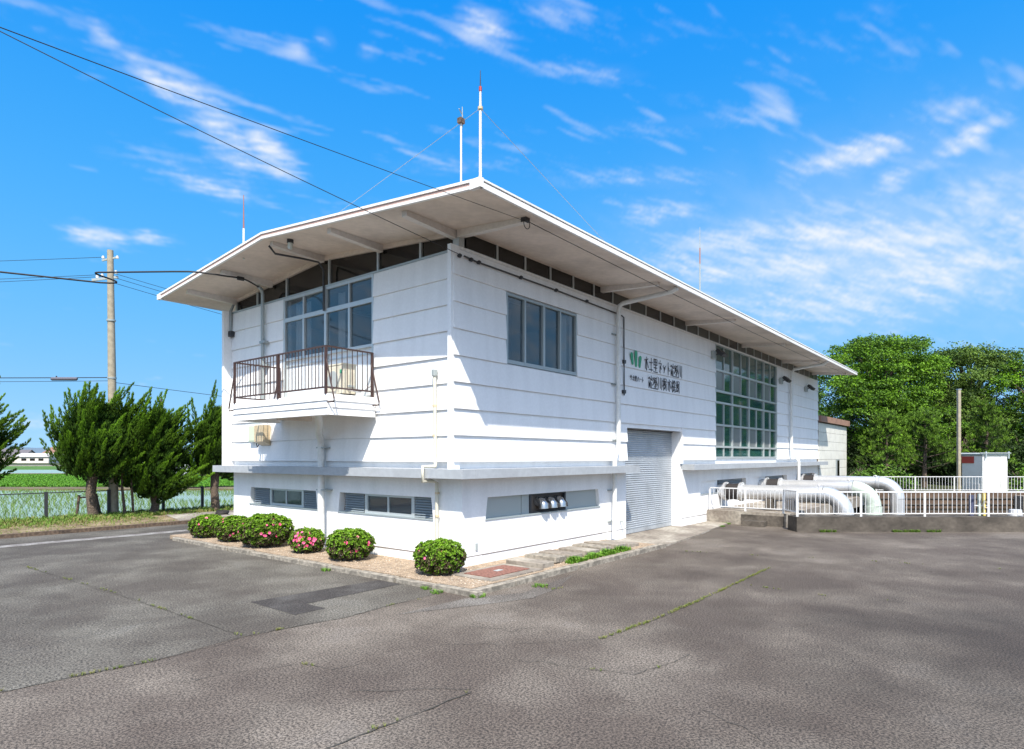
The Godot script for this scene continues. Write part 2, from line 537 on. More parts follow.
func core(s: Shape, f: Transform3D, s0: float, s1: float, y0: float, y1: float, holes: Array) -> Shape:
	# the wall behind the boards, left open at the holes (which come in order along the facade)
	var at := s0
	for hole in holes:
		bar(s, f, at, hole[0], y0, y1, -0.22, -0.055)
		if hole[2] > y0: bar(s, f, hole[0], hole[1], y0, hole[2], -0.22, -0.055)
		if hole[3] < y1: bar(s, f, hole[0], hole[1], hole[3], y1, -0.22, -0.055)
		at = hole[1]
	return bar(s, f, at, s1, y0, y1, -0.22, -0.055)


func lower_wall(parent: Node, f: Transform3D, s0: float, s1: float, openings: Array) -> void:
	# piers, a band above and panels below the splayed window recesses: [left, right] at the window head and at the ground
	var w := Shape.new()
	bar(w, f, s0, s1, 1.4, 1.82, -0.3, 0.0)
	var top := s0
	var foot := s0
	for o in openings + [[s1, s1, s1, s1]]:
		w.prism(PackedVector2Array([Vector2(foot, 0.0), Vector2(o[2], 0.0), Vector2(o[0], 1.4), Vector2(top, 1.4)]), f.origin, f.basis.x, Vector3.UP, -f.basis.z * 0.2)
		top = o[1]; foot = o[3]
	part("lower_wall", w, M.paint, parent)
	for o in openings:
		var k: float = 0.96 / 1.4
		var a: float = lerpf(o[2], o[0], k); var b: float = lerpf(o[3], o[1], k)
		var g := 0.012
		part("wall_panel", Shape.new().prism(PackedVector2Array([Vector2(o[2] + g, 0.0), Vector2(o[3] - g, 0.0), Vector2(b - g, 0.96), Vector2(a + g, 0.96)]), f * Vector3(0, 0, -0.006), f.basis.x, Vector3.UP, -f.basis.z * 0.19), M.paint, parent)
		part("wall_joint", bar(Shape.new(), f, o[2] - 0.05, o[3] + 0.05, 0.0, 1.41, -0.19, -0.16), M.groove, parent)
		part("window_sill", bar(Shape.new(), f, a - 0.01, b + 0.01, 0.945, 0.972, -0.13, 0.012), M.grey_frame, parent)
	part("plinth_line", bar(Shape.new(), f, s0 + 0.02, s1, 0.272, 0.286, -0.01, 0.003), M.groove, parent)


func louvre(parent: Node, f: Transform3D, s0: float, s1: float, y0: float, y1: float, o: float) -> Node:
	var w := part("louvre_window", bar(Shape.new(), f, s0, s1, y0, y1, o - 0.06, o - 0.05), M.dark_metal, parent)
	var n := int((y1 - y0) / 0.052)
	for i in n:
		var y := y0 + (i + 0.5) * (y1 - y0) / n
		var t := Transform3D(f.basis * Basis(Vector3.RIGHT, 0.7), f * Vector3((s0 + s1) / 2, y, o - 0.015))
		part("slat", Shape.new().obox(t, Vector3(s1 - s0 - 0.01, 0.006, 0.06)), M.louvre, w)
	return w


func framed(parent: Node, f: Transform3D, called: String, posts: Array, rails: Array, o: float, frame: Material, thick := 0.05) -> Node:
	# a grid of frame members; posts [s, width], rails [y, height]
	var s := Shape.new()
	var y0: float = rails[0][0] - rails[0][1] / 2
	var y1: float = rails[-1][0] + rails[-1][1] / 2
	for p in posts:
		bar(s, f, p[0] - p[1] / 2, p[0] + p[1] / 2, y0, y1, o - thick, o)
	for r in rails:
		for i in posts.size() - 1:
			bar(s, f, posts[i][0] + posts[i][1] / 2, posts[i + 1][0] - posts[i + 1][1] / 2, r[0] - r[1] / 2, r[0] + r[1] / 2, o - thick + 0.003, o - 0.003)
	return part(called, s, frame, parent)


func pane(parent: Node, f: Transform3D, s0: float, s1: float, y0: float, y1: float, o: float, m: Material) -> void:
	part("pane", bar(Shape.new(), f, s0, s1, y0, y1, o - 0.006, o), m, parent)


func pumping_station() -> void:
	var b := thing("pumping_station", "white two-storey pumping station with a wide low gabled roof and a corner balcony", "building")
	var fl := short_side(0.23)
	var fr := long_side
	# ------ upper walls
	var balcony_hole := [-6.07, -2.56, 3.5, 6.15]
	var office_hole := [1.62, 4.28, 4.15, 5.62]
	var door_hole := [6.75, 10.25, 0.0, 3.0]
	var hall_hole := [13.08, 20.18, 2.17, 6.2]
	var wall := part("upper_wall", core(Shape.new(), fr, 0.24, 27.3, 1.95, 6.17, [office_hole, [6.75, 10.25, 1.95, 3.0], hall_hole]), M.paint, b)
	var wall2 := part("upper_wall", core(Shape.new(), fl, -8.64, -0.2, 1.95, 6.17, [balcony_hole]), M.paint, b)
	boards(wall, fr, 0.06, 27.3, [office_hole, door_hole, hall_hole])
	boards(wall2, fl, -8.64, -0.1, [balcony_hole])
	var fin := part("wall_end", Shape.new().box(Vector3(0.0, 1.95, -0.1), Vector3(0.235, 6.2, -0.008)), M.paint, b)
	part("wall_end", Shape.new().box(Vector3(0.0, 1.95, -8.745), Vector3(0.45, 6.2, -8.645)), M.paint, b)
	var cap := Shape.new()
	bar(cap, fr, 0.236, 27.3, 6.15, 6.2, -0.3, 0.002)
	part("wall_cap", cap, M.trim, b)
	var cap2 := Shape.new()
	bar(cap2, fl, -8.64, -0.31, 6.15, 6.19, -0.3, 0.008)
	part("wall_cap", cap2, M.grey_frame, b)
	part("rear_wall", Shape.new().box(Vector3(0.46, 0.0, -8.9), Vector3(27.3, 6.5, -8.7)), M.paint, b)
	part("end_wall", Shape.new().box(Vector3(27.1, 0.0, -8.69), Vector3(27.29, 6.5, -0.23)), M.paint, b)
	# rooms behind the glass
	part("room_floor", Shape.new().box(Vector3(0.46, 3.3, -8.69), Vector3(7.3, 3.44, -0.23)), M.room, b)
	part("room_ceiling", Shape.new().box(Vector3(0.6, 6.12, -8.6), Vector3(7.3, 6.19, -0.45)), M.room, b)
	part("room_wall", Shape.new().box(Vector3(7.31, 0.05, -8.69), Vector3(7.45, 6.5, -0.42)), M.room, b)
	part("room_wall", Shape.new().box(Vector3(4.4, 3.45, -8.6), Vector3(4.5, 6.11, -2.2)), M.room, b)
	part("hall_wall", Shape.new().box(Vector3(10.6, 0.05, -7.0), Vector3(27.0, 6.5, -6.9)), M.hall, b)
	part("crane_beam", Shape.new().box(Vector3(10.6, 3.66, -1.6), Vector3(27.0, 3.95, -1.3)), M.green_glass, b)
	for i in 3:
		part("ceiling_lamp", Shape.new().box(Vector3(1.0, 6.0, -1.5 - i * 2.0), Vector3(4.2, 6.07, -1.35 - i * 2.0)), M.paint, b)
	# ------ lower walls and the ledge over them
	var ll := short_side(0.29)
	lower_wall(b, ll, -8.66, -0.001, [[-7.74, -4.77, -7.92, -4.58], [-3.83, -0.84, -4.0, -0.66]])
	lower_wall(b, fr, 0.292, 6.69, [[1.03, 5.26, 0.83, 5.5]])
	lower_wall(b, fr, 10.25, 27.3, [[11.8, 16.2, 11.6, 16.4], [17.14, 21.68, 16.95, 21.9], [22.7, 26.7, 22.5, 26.9]])
	for k in [Vector2(-7.7, -6.95), Vector2(-5.38, -4.8), Vector2(-3.74, -3.04), Vector2(-1.4, -0.86)]:
		louvre(b, ll, k.x, k.y, 0.975, 1.395, -0.07)
	for k in [[-6.88, -6.16, -5.43], [-2.97, -2.23, -1.45]]:
		var w := framed(b, ll, "basement_window", [[k[0], 0.09], [k[1], 0.045], [k[2], 0.09]], [[0.995, 0.05], [1.375, 0.045]], -0.07, M.aluminium)
		pane(w, ll, k[0] + 0.05, k[1], 1.0, 1.37, -0.1, M.glass)
		pane(w, ll, k[1], k[2] - 0.05, 1.0, 1.37, -0.09, M.glass)
	part("duct_panel", bar(Shape.new(), fr, 1.0, 2.22, 0.973, 1.4, -0.12, -0.09), M.grey_panel, b)
	part("duct_panel", bar(Shape.new(), fr, 2.235, 2.5, 0.973, 1.4, -0.12, -0.085), M.grey_panel, b)
	part("duct_panel", bar(Shape.new(), fr, 3.9, 5.3, 0.973, 1.4, -0.12, -0.09), M.grey_panel, b)
	var mouth := framed(b, fr, "duct_opening", [[2.53, 0.05], [3.87, 0.05]], [[0.99, 0.03], [1.38, 0.03]], -0.06, M.dark_metal, 0.06)
	for i in 3:
		var x := 2.86 + i * 0.35
		part("vent_hood", Shape.new().tube([Vector3(x, 1.21, -0.14), Vector3(x, 1.21, -0.07), Vector3(x, 1.19, 0.0), Vector3(x, 1.13, 0.045), Vector3(x, 1.06, 0.05)], 0.11, 14), M.hood, mouth)
		part("dark_collar", Shape.new().tube([Vector3(x + 0.13, 1.22, -0.14), Vector3(x + 0.13, 1.2, -0.02), Vector3(x + 0.13, 1.12, 0.05), Vector3(x + 0.13, 1.06, 0.055)], 0.075, 10), M.rubber, mouth)
	for k in [[11.85, 13.5, 15.9], [17.2, 18.9, 21.2], [22.8, 24.3, 26.1]]:
		part("duct_panel", bar(Shape.new(), fr, k[0], k[1], 0.973, 1.39, -0.12, -0.1), M.paint, b)
		louvre(b, fr, k[1] + 0.02, k[2], 0.975, 1.385, -0.06)
	part("ledge", Shape.new().box(Vector3(-0.11, 1.8, -9.05), Vector3(0.229, 1.975, 0.4)), M.ledge, b)
	part("ledge", Shape.new().box(Vector3(0.232, 1.8, -0.03), Vector3(6.72, 1.975, 0.4)), M.ledge, b)
	part("ledge", Shape.new().box(Vector3(10.3, 1.8, -0.03), Vector3(27.66, 1.975, 0.4)), M.ledge, b)
	# ------ roller shutter in its recess
	var shut := part("roller_shutter", Shape.new().box(Vector3(6.6, 0.04, -0.40), Vector3(10.25, 3.02, -0.345)), M.shutter, b)
	var n_slats := 46
	for i in n_slats:
		var y0 := 0.16 + i * 2.84 / n_slats
		var hgt := 2.84 / n_slats
		var poly := PackedVector2Array([Vector2(0, 0.006), Vector2(0.016, 0.014), Vector2(0.021, hgt * 0.5), Vector2(0.014, hgt - 0.008), Vector2(0, hgt - 0.002)])
		part("shutter_slat", Shape.new().prism(poly, Vector3(6.7, y0, -0.344), Vector3(0, 0, 1), Vector3.UP, Vector3(3.55, 0, 0)), M.shutter, shut)
	part("bottom_bar", Shape.new().box(Vector3(6.7, 0.05, -0.344), Vector3(10.25, 0.155, -0.315)), M.shutter, shut)
	part("door_jamb", Shape.new().box(Vector3(10.251, 0.03, -0.42), Vector3(10.42, 3.0, -0.056)), M.paint, b)
	part("door_jamb", Shape.new().box(Vector3(6.5, 0.03, -0.42), Vector3(6.69, 3.0, -0.23)), M.paint, b)
	part("door_lintel", Shape.new().box(Vector3(6.5, 3.001, -0.42), Vector3(10.42, 3.2, -0.222)), M.paint, b)
	part("door_lintel", Shape.new().box(Vector3(6.75, 3.0, -0.22), Vector3(10.25, 3.118, -0.01)), M.paint, b)
	part("door_head", Shape.new().box(Vector3(6.75, 2.96, -0.34), Vector3(10.25, 2.999, -0.30)), M.dark_metal, b)
	part("wall_edge", Shape.new().box(Vector3(10.251, 2.0, -0.06), Vector3(10.33, 3.11, 0.03)), M.paint, b)
	# ------ office window, long side
	var ow := framed(b, fr, "office_window", [[1.645, 0.05], [2.26, 0.055], [2.95, 0.075], [3.59, 0.05], [4.255, 0.05]], [[4.19, 0.075], [5.59, 0.05]], 0.0, M.grey_frame, 0.1)
	for k in [[1.67, 2.24], [2.28, 2.92], [2.98, 3.57], [3.61, 4.23]]:
		pane(ow, fr, k[0], k[1], 4.22, 5.57, -0.055, M.glass)
	for i in 2:
		part("curtain", folds(fr, 3.95 - i * 2.2, 4.25 - i * 2.2, 4.15, 5.6, -0.28), M.curtain, ow)
	# ------ tall gridded window of the pump hall
	var posts := [13.1, 14.78, 16.62, 18.42, 20.16]
	var rows := [2.19, 2.57, 3.34, 4.13, 4.53, 5.265, 6.16]
	var hw := framed(b, fr, "hall_window", posts.map(func(x): return [x, 0.07]), rows.map(func(y): return [y, 0.07]), 0.0, M.aluminium, 0.1)
	for i in 4:
		for j in 6:
			var y0: float = rows[j] + 0.04
			var y1: float = rows[j + 1] - 0.04
			var split: bool = j not in [0, 3] or (j == 0 and i in [0, 3])
			var mid: float = (posts[i] + posts[i + 1]) / 2.0
			if split:
				part("mullion", bar(Shape.new(), fr, mid - 0.02, mid + 0.02, y0, y1, -0.08, -0.012), M.aluminium, hw)
				pane(hw, fr, posts[i] + 0.04, mid - 0.025, y0, y1, -0.05, M.blind_glass if j in [1, 4] and not (i == 0 and j == 4 and false) else M.green_glass)
				pane(hw, fr, mid + 0.025, posts[i + 1] - 0.04, y0, y1, -0.06, M.green_glass)
			else:
				pane(hw, fr, posts[i] + 0.04, posts[i + 1] - 0.04, y0, y1, -0.05, M.green_glass)
	# ------ glazed doors to the balcony
	var bw := framed(b, fl, "balcony_window", [[-6.04, 0.07], [-4.31, 0.085], [-2.59, 0.06]], [[3.5, 0.08], [4.62, 0.06], [5.6, 0.1], [6.12, 0.06]], 0.0, M.aluminium, 0.11)
	for k in [[-6.0, -4.36], [-4.26, -2.62]]:
		part("spandrel", bar(Shape.new(), fl, k[0], k[1], 3.54, 4.59, -0.1, -0.075), M.spandrel, bw)
		part("spandrel_rail", bar(Shape.new(), fl, k[0], k[1], 4.44, 4.475, -0.074, -0.05), M.aluminium, bw)
	for k in [[-6.0, -4.35, -5.22], [-4.27, -2.62, -3.43]]:
		part("mullion", bar(Shape.new(), fl, k[2] - 0.035, k[2] + 0.035, 4.65, 5.55, -0.07, -0.012), M.aluminium, bw)
		part("mullion", bar(Shape.new(), fl, k[2] - 0.02, k[2] + 0.02, 5.65, 6.09, -0.07, -0.012), M.aluminium, bw)
		for s in [[k[0], k[2] - 0.03, -0.04], [k[2] + 0.03, k[1], -0.055]]:
			pane(bw, fl, s[0], s[1], 4.65, 5.55, s[2], M.glass)
			pane(bw, fl, s[0], s[1], 5.65, 6.09, s[2], M.glass)
	for k in [[-5.98, -5.35], [-4.22, -3.95], [-3.0, -2.62]]:
		part("curtain", folds(fl, k[0], k[1], 3.5, 6.05, -0.30), M.curtain, bw)
	# ------ clerestory under the roof
	var cl := part("clerestory_frame", Shape.new().box(Vector3(0.45, 6.201, -0.1), Vector3(27.3, 6.218, -0.02)), M.grey_frame, b)
	part("header", Shape.new().box(Vector3(0.3, 6.525, -0.12), Vector3(27.35, 6.57, -0.02)), M.soffit, cl)
	var x := 0.44
	var i := 0
	while x < 27.2:
		var e := minf(x + 0.935, 27.28)
		part("mullion", Shape.new().box(Vector3(e - 0.025, 6.218, -0.09), Vector3(e + 0.025, 6.525, -0.03)), M.aluminium, cl)
		part("pane", Shape.new().box(Vector3(x + 0.025, 6.218, -0.065), Vector3(e - 0.025, 6.525, -0.055)), M.wired_glass if i in [6, 7, 10, 11, 12, 13, 14] or i > 15 else M.dark_glass, cl)
		x = e; i += 1
	var fc := short_side(0.38)
	var cg := part("clerestory_frame", bar(Shape.new(), fc, -8.64, -0.24, 6.19, 6.215, -0.04, 0.04), M.grey_frame, b)
	var zs := [-8.64, -7.53, -6.13, -4.33, -2.56, -1.22, -0.24]
	var head := Shape.new()
	head.prism(PackedVector2Array([Vector2(-8.7, 6.475), Vector2(-4.55, 6.84), Vector2(-0.1, 6.47), Vector2(-0.1, soffit(-0.1) + 0.02), Vector2(-4.55, 6.96), Vector2(-8.7, soffit(-8.7) + 0.02)]), Vector3(0.45, 0, 0), Vector3(0, 0, 1), Vector3.UP, Vector3(-0.12, 0, 0))
	part("header", head, M.soffit, cg)
	for k in 6:
		var top0 := 6.84 - absf(zs[k] + 4.55) * 0.085
		var top1 := 6.84 - absf(zs[k + 1] + 4.55) * 0.085
		var poly := [Vector2(zs[k] + 0.03, 6.215), Vector2(zs[k + 1] - 0.03, 6.215), Vector2(zs[k + 1] - 0.03, top1 + 0.01), Vector2(zs[k] + 0.03, top0 + 0.01)]
		if zs[k] < -4.55 and zs[k + 1] > -4.55:
			poly.insert(3, Vector2(-4.55, 6.85))
		part("pane", Shape.new().prism(PackedVector2Array(poly), Vector3(0.385, 0, 0), Vector3(0, 0, 1), Vector3.UP, Vector3(0.01, 0, 0)), M.dark_glass, cg)
		part("mullion", bar(Shape.new(), fc, zs[k] - 0.03, zs[k] + 0.03, 6.2, top0 + 0.03, -0.035, 0.035), M.aluminium, cg)
	part("corner_post", Shape.new().box(Vector3(0.285, 6.2, -0.235), Vector3(0.44, 6.62, -0.08)), M.aluminium, b)
	# ------ roof
	var roof := Shape.new()
	roof.prism(PackedVector2Array([Vector2(1.78, soffit(1.78)), Vector2(-4.55, 6.95), Vector2(-9.73, soffit(-9.73)), Vector2(-9.73, soffit(-9.73) + 0.13), Vector2(-4.55, 7.08), Vector2(1.78, soffit(1.78) + 0.13)]), Vector3(-1.16, 0, 0), Vector3(0, 0, 1), Vector3.UP, Vector3(28.5, 0, 0))
	var r := part("roof", roof, M.soffit, b)
	for e in [-1.19, 27.36]:
		for k in [[1.8, -4.55], [-9.75, -4.55]]:
			for band in [[-0.012, 0.036, 0.028, M.trim], [0.036, 0.092, 0.016, M.brown_trim], [0.092, 0.134, 0.034, M.trim]]:
				var p := Vector3(e, soffit(k[0]) + (band[0] + band[1]) / 2, k[0])
				var q := Vector3(e, 6.95 + (band[0] + band[1]) / 2, k[1])
				part("gable_fascia", Shape.new().beam(p, q, 2.0 * band[2], band[1] - band[0]), band[3], r)
	for band in [[-0.02, 0.068, 0.045, M.trim], [0.068, 0.095, 0.02, M.groove], [0.095, 0.125, 0.05, M.trim]]:
		part("eave_gutter", Shape.new().box(Vector3(-1.2, 6.37 + band[0], 1.78), Vector3(27.37, 6.37 + band[1], 1.78 + band[2])), band[3], r)
		part("eave_gutter", Shape.new().box(Vector3(-1.2, 6.46 + band[0], -9.73 - band[2]), Vector3(27.37, 6.46 + band[1], -9.73)), band[3], r)
	part("gutter_end", Shape.new().box(Vector3(-1.25, 6.35, 1.62), Vector3(-1.17, 6.50, 1.84)), M.trim, r)
	part("gutter_end", Shape.new().box(Vector3(-1.25, 6.43, -9.8), Vector3(-1.17, 6.57, -9.66)), M.trim, r)
	# outriggers that carry the overhang
	for z in [-0.2, -2.42, -4.55, -6.8, -8.62]:
		var y := soffit(z)
		var s := Shape.new()
		s.prism(PackedVector2Array([Vector2(0.33, 0.02), Vector2(-0.98, 0.02), Vector2(-0.98, -0.10), Vector2(0.33, -0.16)]), Vector3(0, y, z - 0.065), Vector3(1, 0, 0), Vector3.UP, Vector3(0, 0, 0.13))
		part("outrigger", s, M.outrigger, r)
	for k in 6:
		var bx := 0.32 + k * 5.2
		var s := Shape.new()
		s.prism(PackedVector2Array([Vector2(-0.1, soffit(-0.1) + 0.02), Vector2(1.52, soffit(1.52) + 0.02), Vector2(1.52, soffit(1.52) - 0.08), Vector2(-0.1, soffit(-0.1) - 0.14)]), Vector3(bx - 0.065, 0, 0), Vector3(0, 0, 1), Vector3.UP, Vector3(0.13, 0, 0))
		part("outrigger", s, M.outrigger, r)
	balcony(b)
	# ------ downpipes and conduits on the walls
	var dp := part("downpipe", Shape.new().tube([Vector3(6.07, 6.33, 1.74), Vector3(6.07, 6.27, 1.6), Vector3(6.08, 6.19, 0.25), Vector3(6.08, 6.14, 0.15), Vector3(6.08, 6.0, 0.12), Vector3(6.07, 2.55, 0.12), Vector3(6.03, 2.42, 0.13), Vector3(5.88, 2.2, 0.14), Vector3(5.84, 2.08, 0.14), Vector3(5.84, 0.1, 0.13)], 0.06, 12), M.pipe_paint, b)
	for y in [5.4, 4.1, 2.65, 1.35, 0.55]:
		part("pipe_clamp", Shape.new().box(Vector3(5.9 if y > 2 else 5.7, y - 0.015, -0.01), Vector3(6.15 if y > 2 else 5.92, y + 0.015, 0.05)), M.grey_pipe, dp)
	part("downpipe", Shape.new().tube([Vector3(21.4, 6.36, 1.74), Vector3(21.5, 6.28, 1.6), Vector3(21.9, 6.19, 0.25), Vector3(21.95, 6.05, 0.12), Vector3(21.95, 2.5, 0.12), Vector3(21.9, 2.3, 0.3), Vector3(21.9, 2.0, 0.45), Vector3(21.9, 1.1, 0.45)], 0.065, 12), M.pipe_paint, b)
	var dl := part("downpipe", Shape.new().tube([Vector3(-0.5, 3.36, -3.55), Vector3(-0.46, 3.2, -3.58), Vector3(-0.3, 2.98, -3.75), Vector3(-0.08, 2.74, -4.1), Vector3(0.08, 2.6, -4.26), Vector3(0.1, 2.45, -4.28), Vector3(0.1, 0.1, -4.28)], 0.082, 12), M.pipe_paint, b)
	for y in [2.42, 1.45]:
		part("pipe_clamp", Shape.new().box(Vector3(0.05, y - 0.015, -4.4), Vector3(0.3, y + 0.015, -4.1)), M.grey_pipe, dl)
	var cp := part("drain_pipe", Shape.new().tube([Vector3(0.15, 3.8, -0.6), Vector3(0.15, 2.1, -0.58), Vector3(0.15, 2.02, -0.58), Vector3(-0.16, 2.02, -0.6), Vector3(-0.165, 1.74, -0.6), Vector3(0.1, 1.74, -0.62), Vector3(0.22, 1.7, -0.61), Vector3(0.22, 0.1, -0.61)], 0.035, 8), M.cream_pipe, b)
	part("vent_cap", Shape.new().tube([Vector3(0.15, 3.78, -0.6), Vector3(0.15, 3.9, -0.6)], 0.06, 10), M.grey_pipe, cp)
	for y in [3.2, 2.62, 1.5, 1.05]:
		part("pipe_clamp", Shape.new().tube([Vector3(0.15 if y > 2 else 0.22, y - 0.02, -0.6), Vector3(0.15 if y > 2 else 0.22, y + 0.02, -0.6)], 0.045, 8), M.beige_metal, cp)
	part("wall_conduit", Shape.new().tube([Vector3(6.36, 5.95, 0.05), Vector3(6.5, 5.92, 0.04), Vector3(6.52, 3.85, 0.04)], 0.018, 6), M.dark_metal, b)
	for y in [4.75, 3.95]:
		part("conduit_box", Shape.new().box(Vector3(6.45, y - 0.05, 0.0), Vector3(6.57, y + 0.04, 0.07)), M.dark_metal, b)
	part("wall_conduit", Shape.new().tube([Vector3(0.3, 6.02, 0.045), Vector3(0.62, 6.0, 0.04), Vector3(3.5, 6.0, 0.04), Vector3(6.3, 5.96, 0.04)], 0.017, 6), M.dark_metal, b)
	for cx in [0.18, 0.5, 0.72, 2.05, 3.35, 4.65]:
		part("insulator", Shape.new().tube([Vector3(cx, 6.0, 0.0), Vector3(cx, 6.0, 0.05), Vector3(cx, 6.0, 0.09)], [0.025, 0.045, 0.02], 8), M.dark_metal, b)
	var gc := part("grey_conduit", Shape.new().tube([Vector3(-0.05, 6.52, -6.76), Vector3(0.08, 6.49, -6.84), Vector3(0.14, 6.38, -6.89), Vector3(0.14, 3.5, -6.89)], 0.045, 10), M.grey_pipe, b)
	for y in [5.15, 4.55]:
		part("pipe_clamp", Shape.new().box(Vector3(0.09, y - 0.03, -6.97), Vector3(0.25, y + 0.03, -6.72)), M.grey_pipe, gc)
	part("grey_conduit", Shape.new().tube([Vector3(-1.0, 6.86, -4.62), Vector3(-0.85, 6.72, -4.62), Vector3(-0.2, 6.74, -4.5), Vector3(0.12, 6.72, -4.4), Vector3(0.2, 6.55, -4.33), Vector3(0.2, 5.6, -4.32)], 0.024, 8), M.dark_metal, b)
	part("grey_conduit", Shape.new().tube([Vector3(0.3, 6.45, -8.66), Vector3(0.18, 6.2, -8.62), Vector3(0.18, 5.6, -8.6)], 0.035, 8), M.grey_pipe, b)
	part("conduit_box", Shape.new().box(Vector3(0.12, 5.5, -8.64), Vector3(0.24, 5.65, -8.5)), M.dark_metal, b)
	part("wall_socket", Shape.new().box(Vector3(0.66, 0.38, -0.01), Vector3(0.72, 0.52, 0.02)), M.grey_panel, b)
	part("hose_tap", Shape.new().tube([Vector3(6.35, 0.5, 0.0), Vector3(6.35, 0.5, 0.1), Vector3(6.35, 0.42, 0.12)], 0.02, 6), M.grey_pipe, b)
	sign_on_wall(b)


func folds(f: Transform3D, s0: float, s1: float, y0: float, y1: float, o: float) -> Shape:
	var s := Shape.new()
	var n := int((s1 - s0) / 0.05)
	for i in n:
		var a := s0 + (s1 - s0) * i / n; var b := s0 + (s1 - s0) * (i + 1) / n
		var za := o + 0.03 * sin(i * 1.9); var zb := o + 0.03 * sin((i + 1) * 1.9)
		s.quad(f * Vector3(a, y0, za), f * Vector3(b, y0, zb), f * Vector3(b, y1, zb), f * Vector3(a, y1, za))
	return s


func balcony(b: Node) -> void:
	var s := Shape.new()
	s.box(Vector3(-0.9, 3.34, -6.1), Vector3(0.17, 3.44, -2.55))
	s.box(Vector3(-0.62, 3.05, -4.95), Vector3(0.17, 3.34, -4.75))
	s.box(Vector3(-0.9, 3.12, -2.72), Vector3(0.17, 3.34, -2.58))
	var slab := part("balcony", s, M.soffit, b)
	var y := 3.05
	for hgt in [0.15, 0.135, 0.14]:
		var front := PackedVector2Array([Vector2(0.1, y), Vector2(-0.022, y), Vector2(-0.022, y + 0.01), Vector2(0.004, y + hgt - 0.004), Vector2(0.1, y + hgt - 0.004)])
		part("balcony_board", Shape.new().prism(front, Vector3(-1.0, 0, -6.2), Vector3(1, 0, 0), Vector3.UP, Vector3(0, 0, 3.76)), M.paint, slab)
		for z in [[-2.44, -1.0], [-6.2, 1.0]]:
			part("balcony_board", Shape.new().prism(front, Vector3(-1.0 + 0.1, 0, z[0]), Vector3(0, 0, z[1]), Vector3.UP, Vector3(1.07, 0, 0)), M.paint, slab)
		y += hgt
	var m: Material = M.old_wood
	m = M.rust_steel
	var rail := Shape.new()
	var c := [Vector3(0.15, 0, -6.12), Vector3(-1.0, 0, -6.12), Vector3(-1.0, 0, -2.5), Vector3(0.15, 0, -2.5)]
	for i in 3:
		for yy in [4.42, 3.6]:
			rail.beam(c[i] + Vector3.UP * yy, c[i + 1] + Vector3.UP * yy, 0.035, 0.03)
	var railing := part("balcony_railing", rail, m, b)
	for p in [c[0], c[1], Vector3(-1.0, 0, -4.25), c[2], c[3]]:
		part("railing_post", Shape.new().beam(p + Vector3.UP * 3.46, p + Vector3.UP * 4.43, 0.045, 0.045), m, railing)
	var bal := Shape.new().beam(Vector3(0, 3.6, 0), Vector3(0, 4.41, 0), 0.013, 0.013).mesh()
	for i in 3:
		var d: float = c[i].distance_to(c[i + 1])
		var n := int(d / 0.118)
		for k in range(1, n):
			part("baluster", bal, m, railing, c[i].lerp(c[i + 1], float(k) / n))
	for x in [-1.0, 0.12]:
		for e in [[-2.5, 1.0], [-6.12, -1.0]]:
			part("railing_brace", Shape.new().tube([Vector3(x, 4.2, e[0]), Vector3(x, 3.36, e[0] + e[1] * 0.27), Vector3(x, 3.3, e[0] + e[1] * 0.26), Vector3(x, 3.3, e[0] + e[1] * 0.05)], 0.016, 6), m, railing)


# glyph strokes: points in a ten by ten box, two digits each, one string for each stroke
const GLYPHS := {
	"water": ["5950", "5041", "174721", "8857", "5792"], "earth": ["5950", "1686", "0191"], "village": ["1989851519", "1787", "5951", "1383", "0090"],
	"ne": ["5958", "278741", "5550", "6583"], "tsu": ["2644", "5553", "8641"], "to": ["4940", "4673"], "ability": ["380747", "4756", "15104540", "1343", "1242", "696696", "9798", "646090", "9392"],
	"climb": ["184803", "0726", "589375", "8967", "2666", "2565626225", "3231", "6251", "0090"], "river": ["191400", "5951", "8980"],
	"lift": ["2920", "0747", "0346", "4989864649", "4787", "3595", "5534", "448480", "6331", "7451"], "machine": ["2920", "0747", "2603", "2634", "494768", "6946", "7997", "7968", "3494", "698091", "9272", "554130", "5251"],
	"place": ["2921", "0646", "0141", "4989864649", "4787", "3595", "5534", "448480", "6331", "7451"], "sa": ["0797", "3934", "696340"], "ha": ["4810", "6890"], "dash": ["0595"]}


func sign_on_wall(b: Node) -> void:
	var lines := [[["water", "earth", "village", "ne", "tsu", "to", "ability", "climb", "river"], 7.70, 4.665, 0.285, 0.37, 0.022], [["ability", "climb", "river", "lift", "water", "machine", "place"], 7.95, 4.185, 0.305, 0.345, 0.022], [["sa", "earth", "village", "ha", "dash", "to"], 6.86, 4.3, 0.135, 0.13, 0.014]]
	for l in lines:
		var s := Shape.new()
		for i in l[0].size():
			for stroke in GLYPHS[l[0][i]]:
				var pts := []
				for k in range(0, stroke.length(), 2):
					pts.append(Vector3(l[1] + (i + 0.88 * float(stroke[k].to_int()) / 9.0) * l[3], l[2] + l[4] * float(stroke[k + 1].to_int()) / 9.0, 0.03))
				for k in pts.size() - 1:
					var d: Vector3 = (pts[k + 1] - pts[k]).normalized() * l[5] * 0.4
					s.beam(pts[k] - d, pts[k + 1] + d, 0.006, l[5], Vector3(0, 0, 1).cross(d.normalized()))
		part("sign_lettering", s, M.ink, b)
	var leaf := part("sign_logo", logo_bar(Vector3(7.2, 4.68, 0.03), 0.0, 0.46), M.green_ink, b)
	part("logo_bar", logo_bar(Vector3(7.0, 4.72, 0.03), 0.05, 0.34), M.green_ink, leaf)
	part("logo_bar", logo_bar(Vector3(7.41, 4.68, 0.03), -0.04, 0.34), M.green_ink, leaf)


